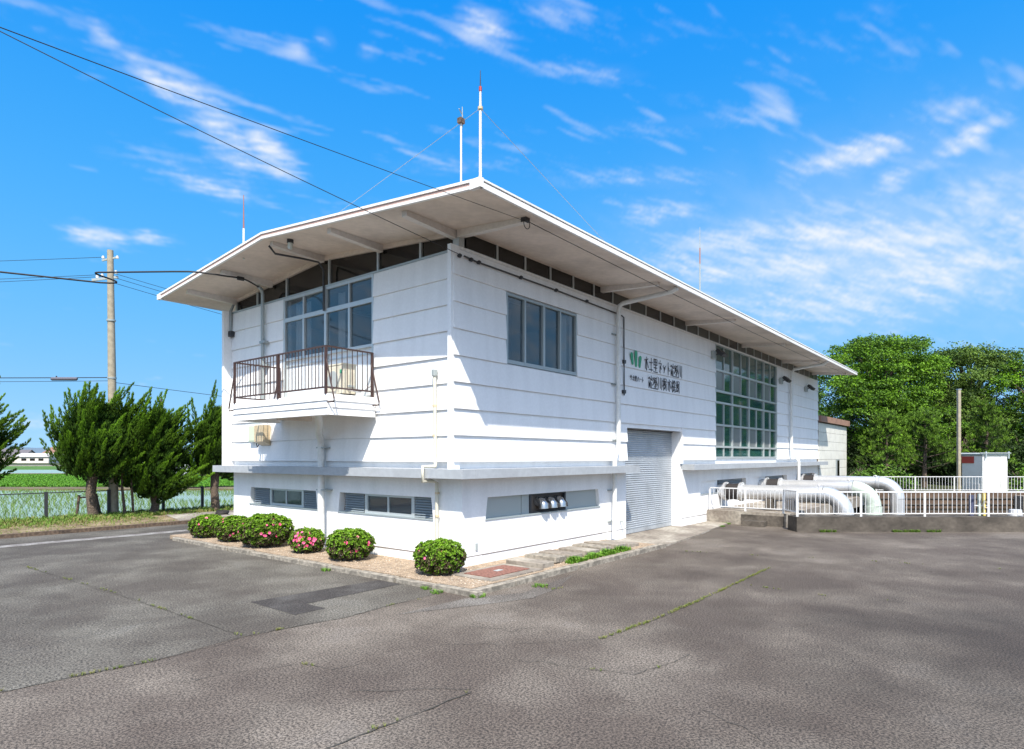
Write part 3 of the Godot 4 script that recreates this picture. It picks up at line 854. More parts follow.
func logo_bar(p: Vector3, lean: float, tall: float) -> Shape:
	var poly := PackedVector2Array()
	for i in 17:
		var w := PI * i / 16.0
		poly.push_back(Vector2(cos(w) * 0.075 - lean, tall - 0.075 + sin(w) * 0.075))
	for i in 9:
		var w := PI + PI * i / 8.0
		poly.push_back(Vector2(cos(w) * 0.055, 0.055 + sin(w) * 0.055))
	return Shape.new().prism(poly, p, Vector3.RIGHT, Vector3.UP, Vector3(0, 0, 0.006))


# ---------------------------------------------------------------- grounds
func flat(poly: PackedVector2Array, y: float) -> Shape:
	var s := Shape.new()
	var t := Geometry2D.triangulate_polygon(poly)
	for i in range(0, t.size(), 3):
		var a := Vector3(poly[t[i]].x, y, poly[t[i]].y); var b := Vector3(poly[t[i + 1]].x, y, poly[t[i + 1]].y); var c := Vector3(poly[t[i + 2]].x, y, poly[t[i + 2]].y)
		if (b - a).cross(c - a).y < 0.0:
			s.tri(a, c, b)
		else:
			s.tri(a, b, c)
	return s


func slab(poly: PackedVector2Array, top: float, deep: float) -> Shape:
	return Shape.new().prism(poly, Vector3(0, top, 0), Vector3(1, 0, 0), Vector3(0, 0, 1), Vector3(0, -deep, 0))


func bank(t: float, y: float, a: float) -> Vector3:      # along the canal from the start of its yard wall, up, and across it
	return Vector3(11.25, y, 3.14) + ALONG * t + ACROSS * a


func bank_turn() -> float:
	return deg_to_rad(-51.1)


func afar(x: float, z: float) -> Vector2:      # in front of the yard: sideways along the canal direction, and out over the fields
	var p := Vector3(-8.457, 0, 8.281) + ALONG * x + ACROSS * z
	return Vector2(p.x, p.z)


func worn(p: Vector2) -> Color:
	# tone of the asphalt: paler by the kerb and the doors, darker and browner to the near right of the camera
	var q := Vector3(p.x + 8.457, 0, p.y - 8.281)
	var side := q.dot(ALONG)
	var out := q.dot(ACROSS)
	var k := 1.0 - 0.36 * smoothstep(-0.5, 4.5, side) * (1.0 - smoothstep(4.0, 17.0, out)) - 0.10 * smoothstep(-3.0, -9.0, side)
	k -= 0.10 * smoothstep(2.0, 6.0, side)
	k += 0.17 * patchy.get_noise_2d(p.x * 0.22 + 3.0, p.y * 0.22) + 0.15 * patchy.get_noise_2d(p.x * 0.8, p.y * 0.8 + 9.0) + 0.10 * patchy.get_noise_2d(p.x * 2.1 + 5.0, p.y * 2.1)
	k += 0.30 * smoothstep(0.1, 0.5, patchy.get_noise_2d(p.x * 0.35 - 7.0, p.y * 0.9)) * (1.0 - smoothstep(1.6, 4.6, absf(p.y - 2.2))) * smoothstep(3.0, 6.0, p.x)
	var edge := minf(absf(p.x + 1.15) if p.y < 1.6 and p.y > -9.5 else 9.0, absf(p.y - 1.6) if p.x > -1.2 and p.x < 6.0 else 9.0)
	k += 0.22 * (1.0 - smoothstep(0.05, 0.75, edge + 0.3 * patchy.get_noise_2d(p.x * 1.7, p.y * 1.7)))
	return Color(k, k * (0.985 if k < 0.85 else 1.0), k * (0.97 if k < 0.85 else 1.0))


func quilt(poly: PackedVector2Array, y: float) -> ArrayMesh:
	# a sheet cut into small cells so that its tone can vary smoothly from place to place
	var v := PackedVector3Array(); var n := PackedVector3Array(); var c := PackedColorArray()
	var near := Rect2(-13.0, -14.0, 29.0, 27.0)
	var cells := []
	for i in 116:
		for j in 108:
			cells.append(Rect2(near.position + Vector2(i, j) * 0.25, Vector2(0.25, 0.25)))
	for r in [Rect2(-90, -14, 77, 27), Rect2(16, -14, 74, 27), Rect2(-90, 13, 180, 77)]:
		for i in 6:
			for j in 6:
				cells.append(Rect2(r.position + Vector2(r.size.x * i / 6.0, r.size.y * j / 6.0), r.size / 6.0))
	for r in cells:
		var box := PackedVector2Array([r.position, r.position + Vector2(r.size.x, 0), r.end, r.position + Vector2(0, r.size.y)])
		for piece in Geometry2D.intersect_polygons(box, poly):
			if Geometry2D.is_polygon_clockwise(piece): continue
			var t := Geometry2D.triangulate_polygon(piece)
			for k in range(0, t.size(), 3):
				var tri := [piece[t[k]], piece[t[k + 1]], piece[t[k + 2]]]
				if (tri[1] - tri[0]).cross(tri[2] - tri[0]) < 0.0: tri.reverse()
				for q in tri:
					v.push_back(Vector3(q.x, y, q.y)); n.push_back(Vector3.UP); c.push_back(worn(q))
	var a := []
	a.resize(Mesh.ARRAY_MAX)
	a[Mesh.ARRAY_VERTEX] = v; a[Mesh.ARRAY_NORMAL] = n; a[Mesh.ARRAY_COLOR] = c
	var m := ArrayMesh.new()
	m.add_surface_from_arrays(Mesh.PRIMITIVE_TRIANGLES, a)
	return m


func ribbon(points: Array, wide: float, y: float, jag: float) -> Shape:
	# a ragged strip lying on the ground
	var s := Shape.new()
	var line := []
	for i in points.size() - 1:
		var a: Vector2 = points[i]; var b: Vector2 = points[i + 1]
		var n := maxi(2, int(a.distance_to(b) / 0.11))
		for k in n:
			line.append(a.lerp(b, float(k) / n) + Vector2(rng.randf_range(-jag, jag), rng.randf_range(-jag, jag)))
	line.append(points[-1])
	for i in line.size() - 1:
		var d: Vector2 = (line[i + 1] - line[i]).normalized().orthogonal()
		var w0 := wide * rng.randf_range(0.15, 1.0); var w1 := wide * rng.randf_range(0.15, 1.0)
		var p: Vector2 = line[i] - d * w0; var q: Vector2 = line[i] + d * w0; var r: Vector2 = line[i + 1] + d * w1; var t: Vector2 = line[i + 1] - d * w1
		s.quad(Vector3(p.x, y, p.y), Vector3(q.x, y, q.y), Vector3(r.x, y, r.y), Vector3(t.x, y, t.y))
	return s


func tuft(blades: int, tall: float, wide: float, spread: float, seed_: int) -> Shape:
	var dice := RandomNumberGenerator.new()
	dice.seed = seed_
	var s := Shape.new()
	for i in blades:
		var w := dice.randf() * TAU
		var out := Vector3(cos(w), 0, sin(w))
		var side := Vector3(-sin(w), 0, cos(w)) * wide
		var foot := out * dice.randf() * spread * 0.35
		var tip := foot + out * spread * dice.randf_range(0.3, 1.0) + Vector3.UP * tall * dice.randf_range(0.6, 1.0)
		var mid := foot.lerp(tip, 0.55) + Vector3.UP * tall * 0.12
		s.tri(foot - side, foot + side, mid + side * 0.7)
		s.tri(foot - side, mid + side * 0.7, mid - side * 0.7)
		s.tri(mid - side * 0.7, mid + side * 0.7, tip)
	return s


func tint(a: Color, b: Color, jitter := 0.2) -> Color:
	var c := a.lerp(b, rng.randf())
	var k := rng.randf_range(1.0 - jitter, 1.0 + jitter)
	return Color(c.r * k, c.g * k, c.b * k)


func setting() -> void:
	var far := PackedVector2Array()
	for i in 48:
		far.push_back(Vector2(cos(TAU * i / 48), sin(TAU * i / 48)) * 4500.0)
	ground("terrain", flat(far, -0.38), M.field, "green farmland reaching to the horizon")
	var p0 := bank(0, 0, 0); var p1 := bank(70, 0, 0)
	ground("yard_base", slab(PackedVector2Array([Vector2(-90, -13.2), Vector2(27.3, -13.2), Vector2(27.3, 2.58), Vector2(12.46, 2.58), Vector2(p0.x, p0.z), Vector2(p1.x, p1.z), Vector2(50, 90), Vector2(-90, 90)]), -0.03, 1.6), M.old_concrete, "base course under the yard")
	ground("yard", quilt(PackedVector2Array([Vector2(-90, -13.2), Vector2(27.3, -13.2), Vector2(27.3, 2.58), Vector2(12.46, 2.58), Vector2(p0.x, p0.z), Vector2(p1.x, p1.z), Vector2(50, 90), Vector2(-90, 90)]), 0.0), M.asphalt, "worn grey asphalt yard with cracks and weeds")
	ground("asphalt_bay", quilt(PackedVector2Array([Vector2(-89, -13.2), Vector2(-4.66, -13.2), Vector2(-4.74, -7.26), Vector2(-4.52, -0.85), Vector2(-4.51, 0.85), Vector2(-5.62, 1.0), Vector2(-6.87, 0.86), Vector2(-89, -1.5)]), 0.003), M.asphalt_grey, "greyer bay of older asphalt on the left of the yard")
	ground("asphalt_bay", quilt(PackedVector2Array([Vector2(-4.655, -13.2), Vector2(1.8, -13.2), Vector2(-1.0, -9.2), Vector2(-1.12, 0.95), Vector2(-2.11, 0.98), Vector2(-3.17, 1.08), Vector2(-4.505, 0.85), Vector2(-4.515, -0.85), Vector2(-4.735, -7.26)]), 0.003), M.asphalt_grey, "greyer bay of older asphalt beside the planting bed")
	ground("patch", flat(PackedVector2Array([Vector2(-3.51, -0.81), Vector2(-3.52, 0.42), Vector2(-3.02, 0.41), Vector2(-3.04, -0.05), Vector2(-1.18, -0.07), Vector2(-1.18, -0.66)]), 0.007), M.patch, "darker L-shaped asphalt patch beside the planting bed")
	var cracks := {
		"a": [[-4.74, -7.26], [-4.65, -5.46], [-4.55, -2.92], [-4.52, -0.85], [-4.51, 0.8]], "b": [[-9.0, 0.75], [-6.87, 0.86], [-6.41, 0.89], [-5.62, 1.0], [-4.85, 0.98], [-4.5, 0.89], [-3.79, 0.96], [-3.17, 1.08], [-2.11, 0.98], [-1.78, 1.07]],
		"c": [[-1.88, 4.33], [-0.74, 4.42], [0.86, 4.45], [2.73, 4.42], [4.51, 4.4]], "d": [[-7.5, 4.2], [-5.62, 4.22], [-5.14, 4.23], [-4.5, 4.26], [-4.12, 4.28]], "e": [[2.5, 4.41], [2.47, 5.17], [2.42, 5.94], [2.71, 6.85]],
		"f": [[5.3, 1.7], [5.54, 2.3], [5.95, 3.75], [6.6, 5.43], [6.91, 7.0], [7.22, 8.11]], "g": [[-3.14, 3.96], [-2.94, 4.48], [-2.75, 5.2], [-2.36, 5.35], [-1.75, 5.41]], "h": [[-4.82, 3.41], [-4.36, 3.86], [-4.06, 4.23]], "i": [[0.3, 1.83], [0.08, 2.2], [0.36, 2.31]],
		"j": [[-2.48, 2.67], [-2.26, 3.08], [-2.31, 3.32], [-2.1, 3.28], [-1.86, 3.51]], "k": [[-4.78, 1.07], [-4.73, 1.43]], "l": [[-3.15, 6.1], [-3.3, 6.5], [-3.49, 6.83]], "m": [[-4.65, 2.31], [-4.53, 2.76], [-4.19, 2.82]], "n": [[-4.65, 2.31], [-5.3, 2.0], [-5.7, 1.9]], "o": [[-3.2, 3.0], [-2.7, 3.6], [-1.9, 4.33]],
		"p": [[3.2, 2.2], [3.6, 3.1], [3.5, 4.3]], "q": [[8.0, 2.5], [8.9, 4.2], [9.4, 6.4]]}
	var weedy := {"a": 1.0, "b": 1.4, "c": 3.6, "e": 0.9, "f": 0.8, "d": 0.25, "g": 0.8, "i": 1.4, "j": 0.9, "k": 1.0, "l": 1.0, "m": 0.8}
	var dice := RandomNumberGenerator.new()
	dice.seed = 5
	var where := []
	var tints := []
	for key in cracks:
		var pts: Array = cracks[key].map(func(q): return Vector2(q[0], q[1]))
		var main: bool = key in ["a", "b", "c", "f", "d"]
		ground("asphalt_crack", ribbon(pts, {"d": 0.013, "b": 0.008, "h": 0.006}.get(key, 0.0055), 0.009, 0.02 if main else 0.035), M.crack, "crack in the yard asphalt")
		if not weedy.has(key): continue
		for i in pts.size() - 1:
			var n := int(pts[i].distance_to(pts[i + 1]) * 26 * weedy[key])
			var lush := dice.randf_range(0.3, 1.2)
			for k in n:
				var f := dice.randf()
				if noise_at(pts[i].lerp(pts[i + 1], f) * 1.4) < (dice.randf_range(-0.7, 0.35) if key == "c" else 0.1 / lush): continue
				var q: Vector2 = pts[i].lerp(pts[i + 1], f)
				where.append(Transform3D(Basis(Vector3.UP, dice.randf() * TAU).scaled(Vector3.ONE * dice.randf_range(0.2, 0.6) * (0.62 if key == "c" else 0.6)), Vector3(q.x + dice.randf_range(-0.025, 0.025), 0.008, q.y + dice.randf_range(-0.025, 0.025))))
				tints.append(tint(Color(0.11, 0.17, 0.02), Color(0.20, 0.20, 0.06)))
	# ground between kerb and wall
	var bed := PackedVector2Array([Vector2(-1.0, -9.6), Vector2(-1.0, 1.42), Vector2(5.6, 1.42), Vector2(5.6, -0.15), Vector2(0.4, -0.15), Vector2(0.4, -8.7), Vector2(1.6, -9.6)])
	ground("planting_bed", slab(bed, 0.1, 0.2), M.bed, "strip of bare sandy soil along the foot of the pumping station")
	ground("apron", slab(PackedVector2Array([Vector2(5.602, -0.4), Vector2(5.602, 1.5), Vector2(8.5, 1.25), Vector2(10.6, 0.95), Vector2(12.45, 0.75), Vector2(12.45, -0.4)]), 0.035, 0.1), M.concrete, "pale concrete apron in front of the roller shutter")
	ground("dust", flat(PackedVector2Array([Vector2(-2.6, 1.5), Vector2(-1.2, 1.55), Vector2(-0.4, 2.0), Vector2(0.4, 1.9), Vector2(1.5, 1.75), Vector2(0.2, 2.25), Vector2(-0.6, 2.35), Vector2(-1.5, 2.0)]), 0.004), M.pale_dust, "pale dusty patch in front of the kerb corner")
	var kerb := ground("kerb", slab(PackedVector2Array([Vector2(-1.09, -9.2), Vector2(-1.09, 1.51), Vector2(5.6, 1.51), Vector2(5.6, 1.45), Vector2(-1.03, 1.45), Vector2(-1.03, -9.2)]), 0.075, 0.1), M.kerb, "weathered concrete kerb round the planting bed")
	var stones := []
	for i in 11:
		var st := Shape.new()
		bevel_box(st, Vector3(0.064, 0.062, 0.484), 0.014)
		stones.append(st.mesh())
	for i in 11:
		part("kerb_stone", stones[i], M.kerb, kerb, Vector3(-1.07 + rng.randf_range(-0.012, 0.012), 0.032 + rng.randf_range(-0.014, 0.006), -8.65 + i * 0.985))
	for i in 7:
		var o := part("kerb_stone", stones[i], M.kerb, kerb, Vector3(-0.52 + i * 0.985, 0.044 + rng.randf_range(-0.01, 0.006), 1.49 + rng.randf_range(-0.012, 0.012)))
		o.rotation.y = PI / 2
	# weeds behind the long kerb and here and there along its foot
	for i in 420:
		var x := dice.randf_range(1.9, 4.4)
		where.append(Transform3D(Basis(Vector3.UP, dice.randf() * TAU).scaled(Vector3.ONE * dice.randf_range(0.5, 1.5) * (0.5 + 0.5 * sin(x * 5.0) ** 2)), Vector3(x, 0.1, 1.33 + dice.randf_range(-0.1, 0.09))))
		tints.append(tint(Color(0.07, 0.20, 0.015), Color(0.16, 0.30, 0.03)))
	for i in 130:
		var q: Vector2 = [Vector2(-1.17, -2.2), Vector2(-1.13, 0.55), Vector2(-1.05, 1.62), Vector2(12.1, 0.75), Vector2(11.2, 0.9), Vector2(-1.25, 0.9), Vector2(0.2, 1.9)][i % 7]
		where.append(Transform3D(Basis(Vector3.UP, dice.randf() * TAU).scaled(Vector3.ONE * dice.randf_range(0.3, 0.75)), Vector3(q.x + dice.randf_range(-0.12, 0.1), 0.0, q.y + dice.randf_range(-0.1, 0.1))))
		tints.append(tint(Color(0.07, 0.18, 0.015), Color(0.13, 0.24, 0.03)))
	for i in 160:
		var q := bank([3.0, 3.4, 4.0, 0.9, 7.5][i % 5] + dice.randf_range(-0.22, 0.22), 0.0, -0.06)
		where.append(Transform3D(Basis(Vector3.UP, dice.randf() * TAU).scaled(Vector3.ONE * dice.randf_range(0.3, 1.0)), q))
		tints.append(tint(Color(0.07, 0.16, 0.015), Color(0.13, 0.20, 0.03)))
	tag(copies("weeds", tuft(9, 0.11, 0.007, 0.09, 3), M.leaf, self, where, tints), "small green weeds growing from cracks in the yard and along the kerb", "weeds", "", "stuff")
	# gravel over the bed
	where = []; tints = []
	for i in 1700:
		var q := Vector2(dice.randf_range(-1.0, 0.27), dice.randf_range(-9.4, 1.4)) if i % 3 else Vector2(dice.randf_range(-1.0, 5.5), dice.randf_range(0.05, 1.4))
		var s := dice.randf_range(0.006, 0.02)
		where.append(Transform3D(Basis.from_euler(Vector3(dice.randf() * 6, dice.randf() * 6, 0)).scaled(Vector3(s, s * 0.7, s)), Vector3(q.x, 0.103, q.y)))
		tints.append(tint(Color(0.28, 0.23, 0.17), Color(0.46, 0.40, 0.33)))
	tag(copies("gravel", Shape.new().blob(Vector3.ZERO, Vector3.ONE, 3, 5), M.leaf_dry, self, where, tints), "loose gravel scattered over the sandy bed", "gravel", "", "stuff")
	# the verge, its edging and the painted line
	ground("road_line", flat(PackedVector2Array([Vector2(-60, -11.1), Vector2(0.2, -10.95), Vector2(0.35, -11.4), Vector2(-60, -11.45)]), 0.007), M.line_paint, "faded white line painted across the yard entrance")
	ground("verge", slab(PackedVector2Array([Vector2(-70, -13.25), Vector2(27, -13.25), Vector2(27, -17.9), Vector2(-70, -17.9)]), 0.06, 0.8), M.verge, "verge of dry grass between the yard and the fence")
	ground("path", slab(PackedVector2Array([Vector2(1.0, -13.6), Vector2(27, -13.6), Vector2(27, -16.2), Vector2(1.6, -16.2)]), 0.085, 0.1), M.concrete, "strip of pale gravel and concrete on the verge")
	var edge := Shape.new().box(Vector3(-70, -0.1, -13.25), Vector3(26, 0.11, -13.12))
	ground("edging", edge, M.old_wood, "brown edging along the verge")
	where = []; tints = []
	for i in 8000:
		var q := Vector2(dice.randf_range(-9.0, 5.5), dice.randf_range(-17.9, -13.3))
		var back := smoothstep(-14.2, -17.5, q.y)
		if q.x > 1.0 and q.y > -16.3 and dice.randf() > 0.06: continue
		if dice.randf() > 0.35 + 0.65 * back: continue
		where.append(Transform3D(Basis(Vector3.UP, dice.randf() * TAU).scaled(Vector3.ONE * dice.randf_range(0.5, 1.1) * (0.4 + 0.75 * back)), Vector3(q.x, 0.05, q.y)))
		tints.append(tint(Color(0.30, 0.25, 0.11), Color(0.13, 0.22, 0.03)) if dice.randf() > back * 0.75 else tint(Color(0.09, 0.20, 0.02), Color(0.15, 0.25, 0.04)))
	tag(copies("grass", tuft(7, 0.17, 0.010, 0.11, 4), M.leaf, self, where, tints), "short dry and green grass on the verge under the juniper trees", "grass", "", "stuff")
	# fields beyond the fence, strips that run across the view
	var half := PackedVector2Array([Vector2(-2000, -17.9), Vector2(2000, -17.9), Vector2(2000, -3000), Vector2(-2000, -3000)])
	var strips := [["paddy", 8, 48, -0.33, M.mud_water, "flooded paddy field planted with rice seedlings"], ["field_bund", 48, 51, -0.20, M.bund, "earth bund between two paddy fields"], ["rice_field", 51, 87, -0.24, M.rice, "bright green rice field"], ["field_path", 87, 93, -0.15, M.bund, "brown earth path across the fields"],
		["far_paddy", 93, 128, -0.33, M.mud_water, "pale flooded paddy in the distance"], ["far_rice_field", 128, 172, -0.24, M.rice, "far strip of green rice"], ["far_path", 172, 182, -0.15, M.concrete, "pale lane in front of the far houses"]]
	for k in strips:
		var poly := PackedVector2Array([afar(-320, k[1]), afar(16, k[1]), afar(16, k[2]), afar(-320, k[2])])
		for piece in Geometry2D.intersect_polygons(poly, half):
			ground(k[0], slab(piece, k[3], 0.3), k[4], k[5])
	where = []; tints = []
	var z := 18.0
	while z < 47.5:
		var x := -1.05 * z
		while x < -0.40 * z:
			var q := afar(x + dice.randf_range(-0.13, 0.13), z + dice.randf_range(-0.2, 0.2))
			if q.y < -18.3 and noise_at(q * 0.11) > -0.3:
				where.append(Transform3D(Basis(Vector3.UP, dice.randf() * TAU).scaled(Vector3.ONE * dice.randf_range(0.7, 1.3)), Vector3(q.x, -0.33, q.y)))
				tints.append(tint(Color(0.09, 0.17, 0.03), Color(0.16, 0.25, 0.06)))
			x += 0.34
		z += 0.42
	tag(copies("seedlings", tuft(5, 0.21, 0.009, 0.07, 6), M.leaf, self, where, tints), "rows of young rice seedlings standing in the flooded paddy", "rice seedlings", "", "stuff")
	where = []; tints = []
	for i in 20000:
		var zz := dice.randf_range(51.0, 87.0)
		var q := afar(dice.randf_range(-1.0, -0.40) * zz, zz)
		where.append(Transform3D(Basis(Vector3.UP, dice.randf() * TAU).scaled(Vector3(1.3, 0.8, 1.3)), Vector3(q.x, -0.25, q.y)))
		tints.append(tint(Color(0.07, 0.21, 0.012), Color(0.11, 0.25, 0.018)))
	tag(copies("young_rice", tuft(8, 0.3, 0.02, 0.2, 7), M.leaf, self, where, tints), "dense young rice in the bright green field", "rice", "", "stuff")
	# canal
	ground("water", flat(PackedVector2Array([flat_bank(-14, 0.2), flat_bank(75, 0.2), flat_bank(75, 13.2), flat_bank(-14, 13.2)]), -0.3), M.canal_water, "dark still water of the canal beside the pumping station")
	ground("platform", slab(PackedVector2Array([Vector2(12.46, 0.01), Vector2(12.46, 2.58), Vector2(27.6, 2.58), Vector2(27.6, 0.01)]), 0.41, 2.0), M.concrete, "concrete platform carrying the discharge pipes")
	var b0 := bank(9.9, 0, 13.25); var b1 := bank(80, 0, 13.25)
	ground("far_bank", slab(PackedVector2Array([Vector2(27.62, 2.56), Vector2(b0.x, b0.z), Vector2(b1.x, b1.z), Vector2(190, 60), Vector2(190, -70), Vector2(27.62, -70)]), 0.38, 1.0), M.field, "grassy far bank of the canal under the trees")
	var wall := ground("bank_wall", slab(PackedVector2Array([flat_bank(9.6, 12.9), flat_bank(75, 12.9), flat_bank(75, 13.24), flat_bank(9.9, 13.24)]), 0.45, 2.0), M.bank_wall, "brown stained retaining wall of the far canal bank")
	for y in [-0.12, 0.18]:
		part("wall_course", slab(PackedVector2Array([flat_bank(9.6, 12.84), flat_bank(75, 12.84), flat_bank(75, 12.899), flat_bank(9.6, 12.899)]), y, 0.05), M.old_concrete, wall)


func bevel_box(s: Shape, h: Vector3, c: float) -> void:
	# a box with its upper edges taken off
	var k := []
	for lvl in [[-h.y, 0.0], [h.y - c, 0.0], [h.y, c]]:
		var x: float = h.x - lvl[1]; var zz: float = h.z - lvl[1]
		var r := func(): return rng.randf_range(-0.005, 0.005)
		k.append([Vector3(-x + r.call(), lvl[0], zz), Vector3(x + r.call(), lvl[0], zz), Vector3(x + r.call(), lvl[0], -zz), Vector3(-x + r.call(), lvl[0], -zz)])
	for i in 2:
		for e in 4:
			s.quad(k[i][e], k[i][(e + 1) % 4], k[i + 1][(e + 1) % 4], k[i + 1][e])
	s.quad(k[2][0], k[2][1], k[2][2], k[2][3])
	s.quad(k[0][3], k[0][2], k[0][1], k[0][0])


func flat_bank(t: float, a: float) -> Vector2:
	var p := bank(t, 0, a)
	return Vector2(p.x, p.z)


var patchy := noise(91, 1.0, 3)
func noise_at(p: Vector2) -> float:
	return patchy.get_noise_2dv(p)


# ---------------------------------------------------------------- fences, walls, pipes
func railing_run(called: String, label: String, points: Array, base: float, low: float, top: float, gap: float, bar_gap: float, m: Material, group := "") -> Node3D:
	var o := thing(called, label, "railing", points[0], 0.0, group)
	var post := Shape.new().beam(Vector3(0, base, 0), Vector3(0, top + 0.01, 0), 0.055, 0.055).mesh()
	var bal := Shape.new().tube([Vector3(0, low, 0), Vector3(0, top, 0)], 0.0085, 6, false).mesh()
	for i in points.size() - 1:
		var a: Vector3 = points[i] - points[0]; var b: Vector3 = points[i + 1] - points[0]
		a.y = 0; b.y = 0
		part("top_rail", Shape.new().beam(a + Vector3.UP * top, b + Vector3.UP * top, 0.045, 0.035), m, o)
		part("lower_rail", Shape.new().beam(a + Vector3.UP * low, b + Vector3.UP * low, 0.035, 0.03), m, o)
		var n := maxi(1, int(round(a.distance_to(b) / gap)))
		for k in n + 1:
			if k == n and i < points.size() - 2: continue
			part("post", post, m, o, a.lerp(b, float(k) / n))
		for k in n:
			var p := a.lerp(b, float(k) / n); var q := a.lerp(b, float(k + 1) / n)
			var c := int(p.distance_to(q) / bar_gap)
			for j in range(1, c + 1):
				part("baluster", bal, m, o, p.lerp(q, float(j) / (c + 1)))
	return o


func pipework() -> void:
	var xs := [13.6, 18.2, 23.8]
	var names := ["silver discharge pipe nearest the yard, bending down behind the white railing", "middle discharge pipe with a pale green painted elbow", "farthest silver discharge pipe, rising highest above the white railing"]
	for i in 3:
		var x: float = xs[i]
		var y := 1.0 + 0.03 * i
		var r := 0.255 + 0.01 * i
		var o := thing("discharge_pipe", names[i], "pipe", Vector3(x, 0.41, 0.0), 0.0, "discharge pipes from the pumping station")
		y -= 0.41
		var skin: Material = M.silver
		part("wall_elbow", Shape.new().tube([Vector3(-0.02, y - 0.05, -0.05), Vector3(0, y, 0.05), Vector3(0, y, 0.16)], r + 0.02, 20), M.silver, o)
		part("collar", Shape.new().tube([Vector3(0, y, 0.14), Vector3(0, y, 0.22)], r + 0.075, 20), M.silver, o)
		part("rubber_joint", Shape.new().tube([Vector3(0, y, 0.22), Vector3(0, y, 0.28), Vector3(0, y, 0.46), Vector3(0, y, 0.62), Vector3(0, y, 0.68)], [r, r + 0.035, r + 0.015, r + 0.035, r], 20), M.rubber, o)
		part("collar", Shape.new().tube([Vector3(0, y, 0.68), Vector3(0, y, 0.76)], r + 0.075, 20), M.silver, o)
		part("run", Shape.new().tube([Vector3(0, y, 0.76), Vector3(0, y, 3.3)], r, 24), skin, o)
		part("collar", Shape.new().tube([Vector3(0, y, 3.24), Vector3(0, y, 3.34)], r + 0.035, 24), skin, o)
		var bend := []
		var big := 0.62 + 0.04 * i
		for k in 9:
			var w := PI / 2 * k / 8.0
			bend.append(Vector3(0, y - big + big * cos(w), 3.34 + big * sin(w)))
		part("elbow", Shape.new().tube(bend, r + 0.005, 24), M.pale_green if i == 1 else M.silver, o)
		part("drop", Shape.new().tube([Vector3(0, y - big, 3.34 + big), Vector3(0, -1.6, 3.34 + big)], r + 0.008 + (0.03 if i == 1 else 0.0), 24), M.pale_green if i < 2 else M.silver, o)
		var bolt := Shape.new().tube([Vector3(0, 0, -0.055), Vector3(0, 0, 0.055)], 0.016, 6).mesh()
		for z in [0.18, 0.72]:
			for k in 12:
				part("flange_bolt", bolt, M.grey_pipe, o, Vector3(cos(TAU * k / 12.0) * (r + 0.045), y + sin(TAU * k / 12.0) * (r + 0.045), z))
		for z in [1.7, 2.35]:
			part("saddle", Shape.new().box(Vector3(-0.24, 0.0, z - 0.12), Vector3(0.24, y - r + 0.06, z + 0.12)), M.old_concrete, o)
		part("lifting_lug", Shape.new().tube([Vector3(0, y + r - 0.02, 3.1), Vector3(0, y + r + 0.05, 3.13), Vector3(0, y + r + 0.05, 3.2), Vector3(0, y + r - 0.02, 3.24)], 0.015, 6), M.silver, o)


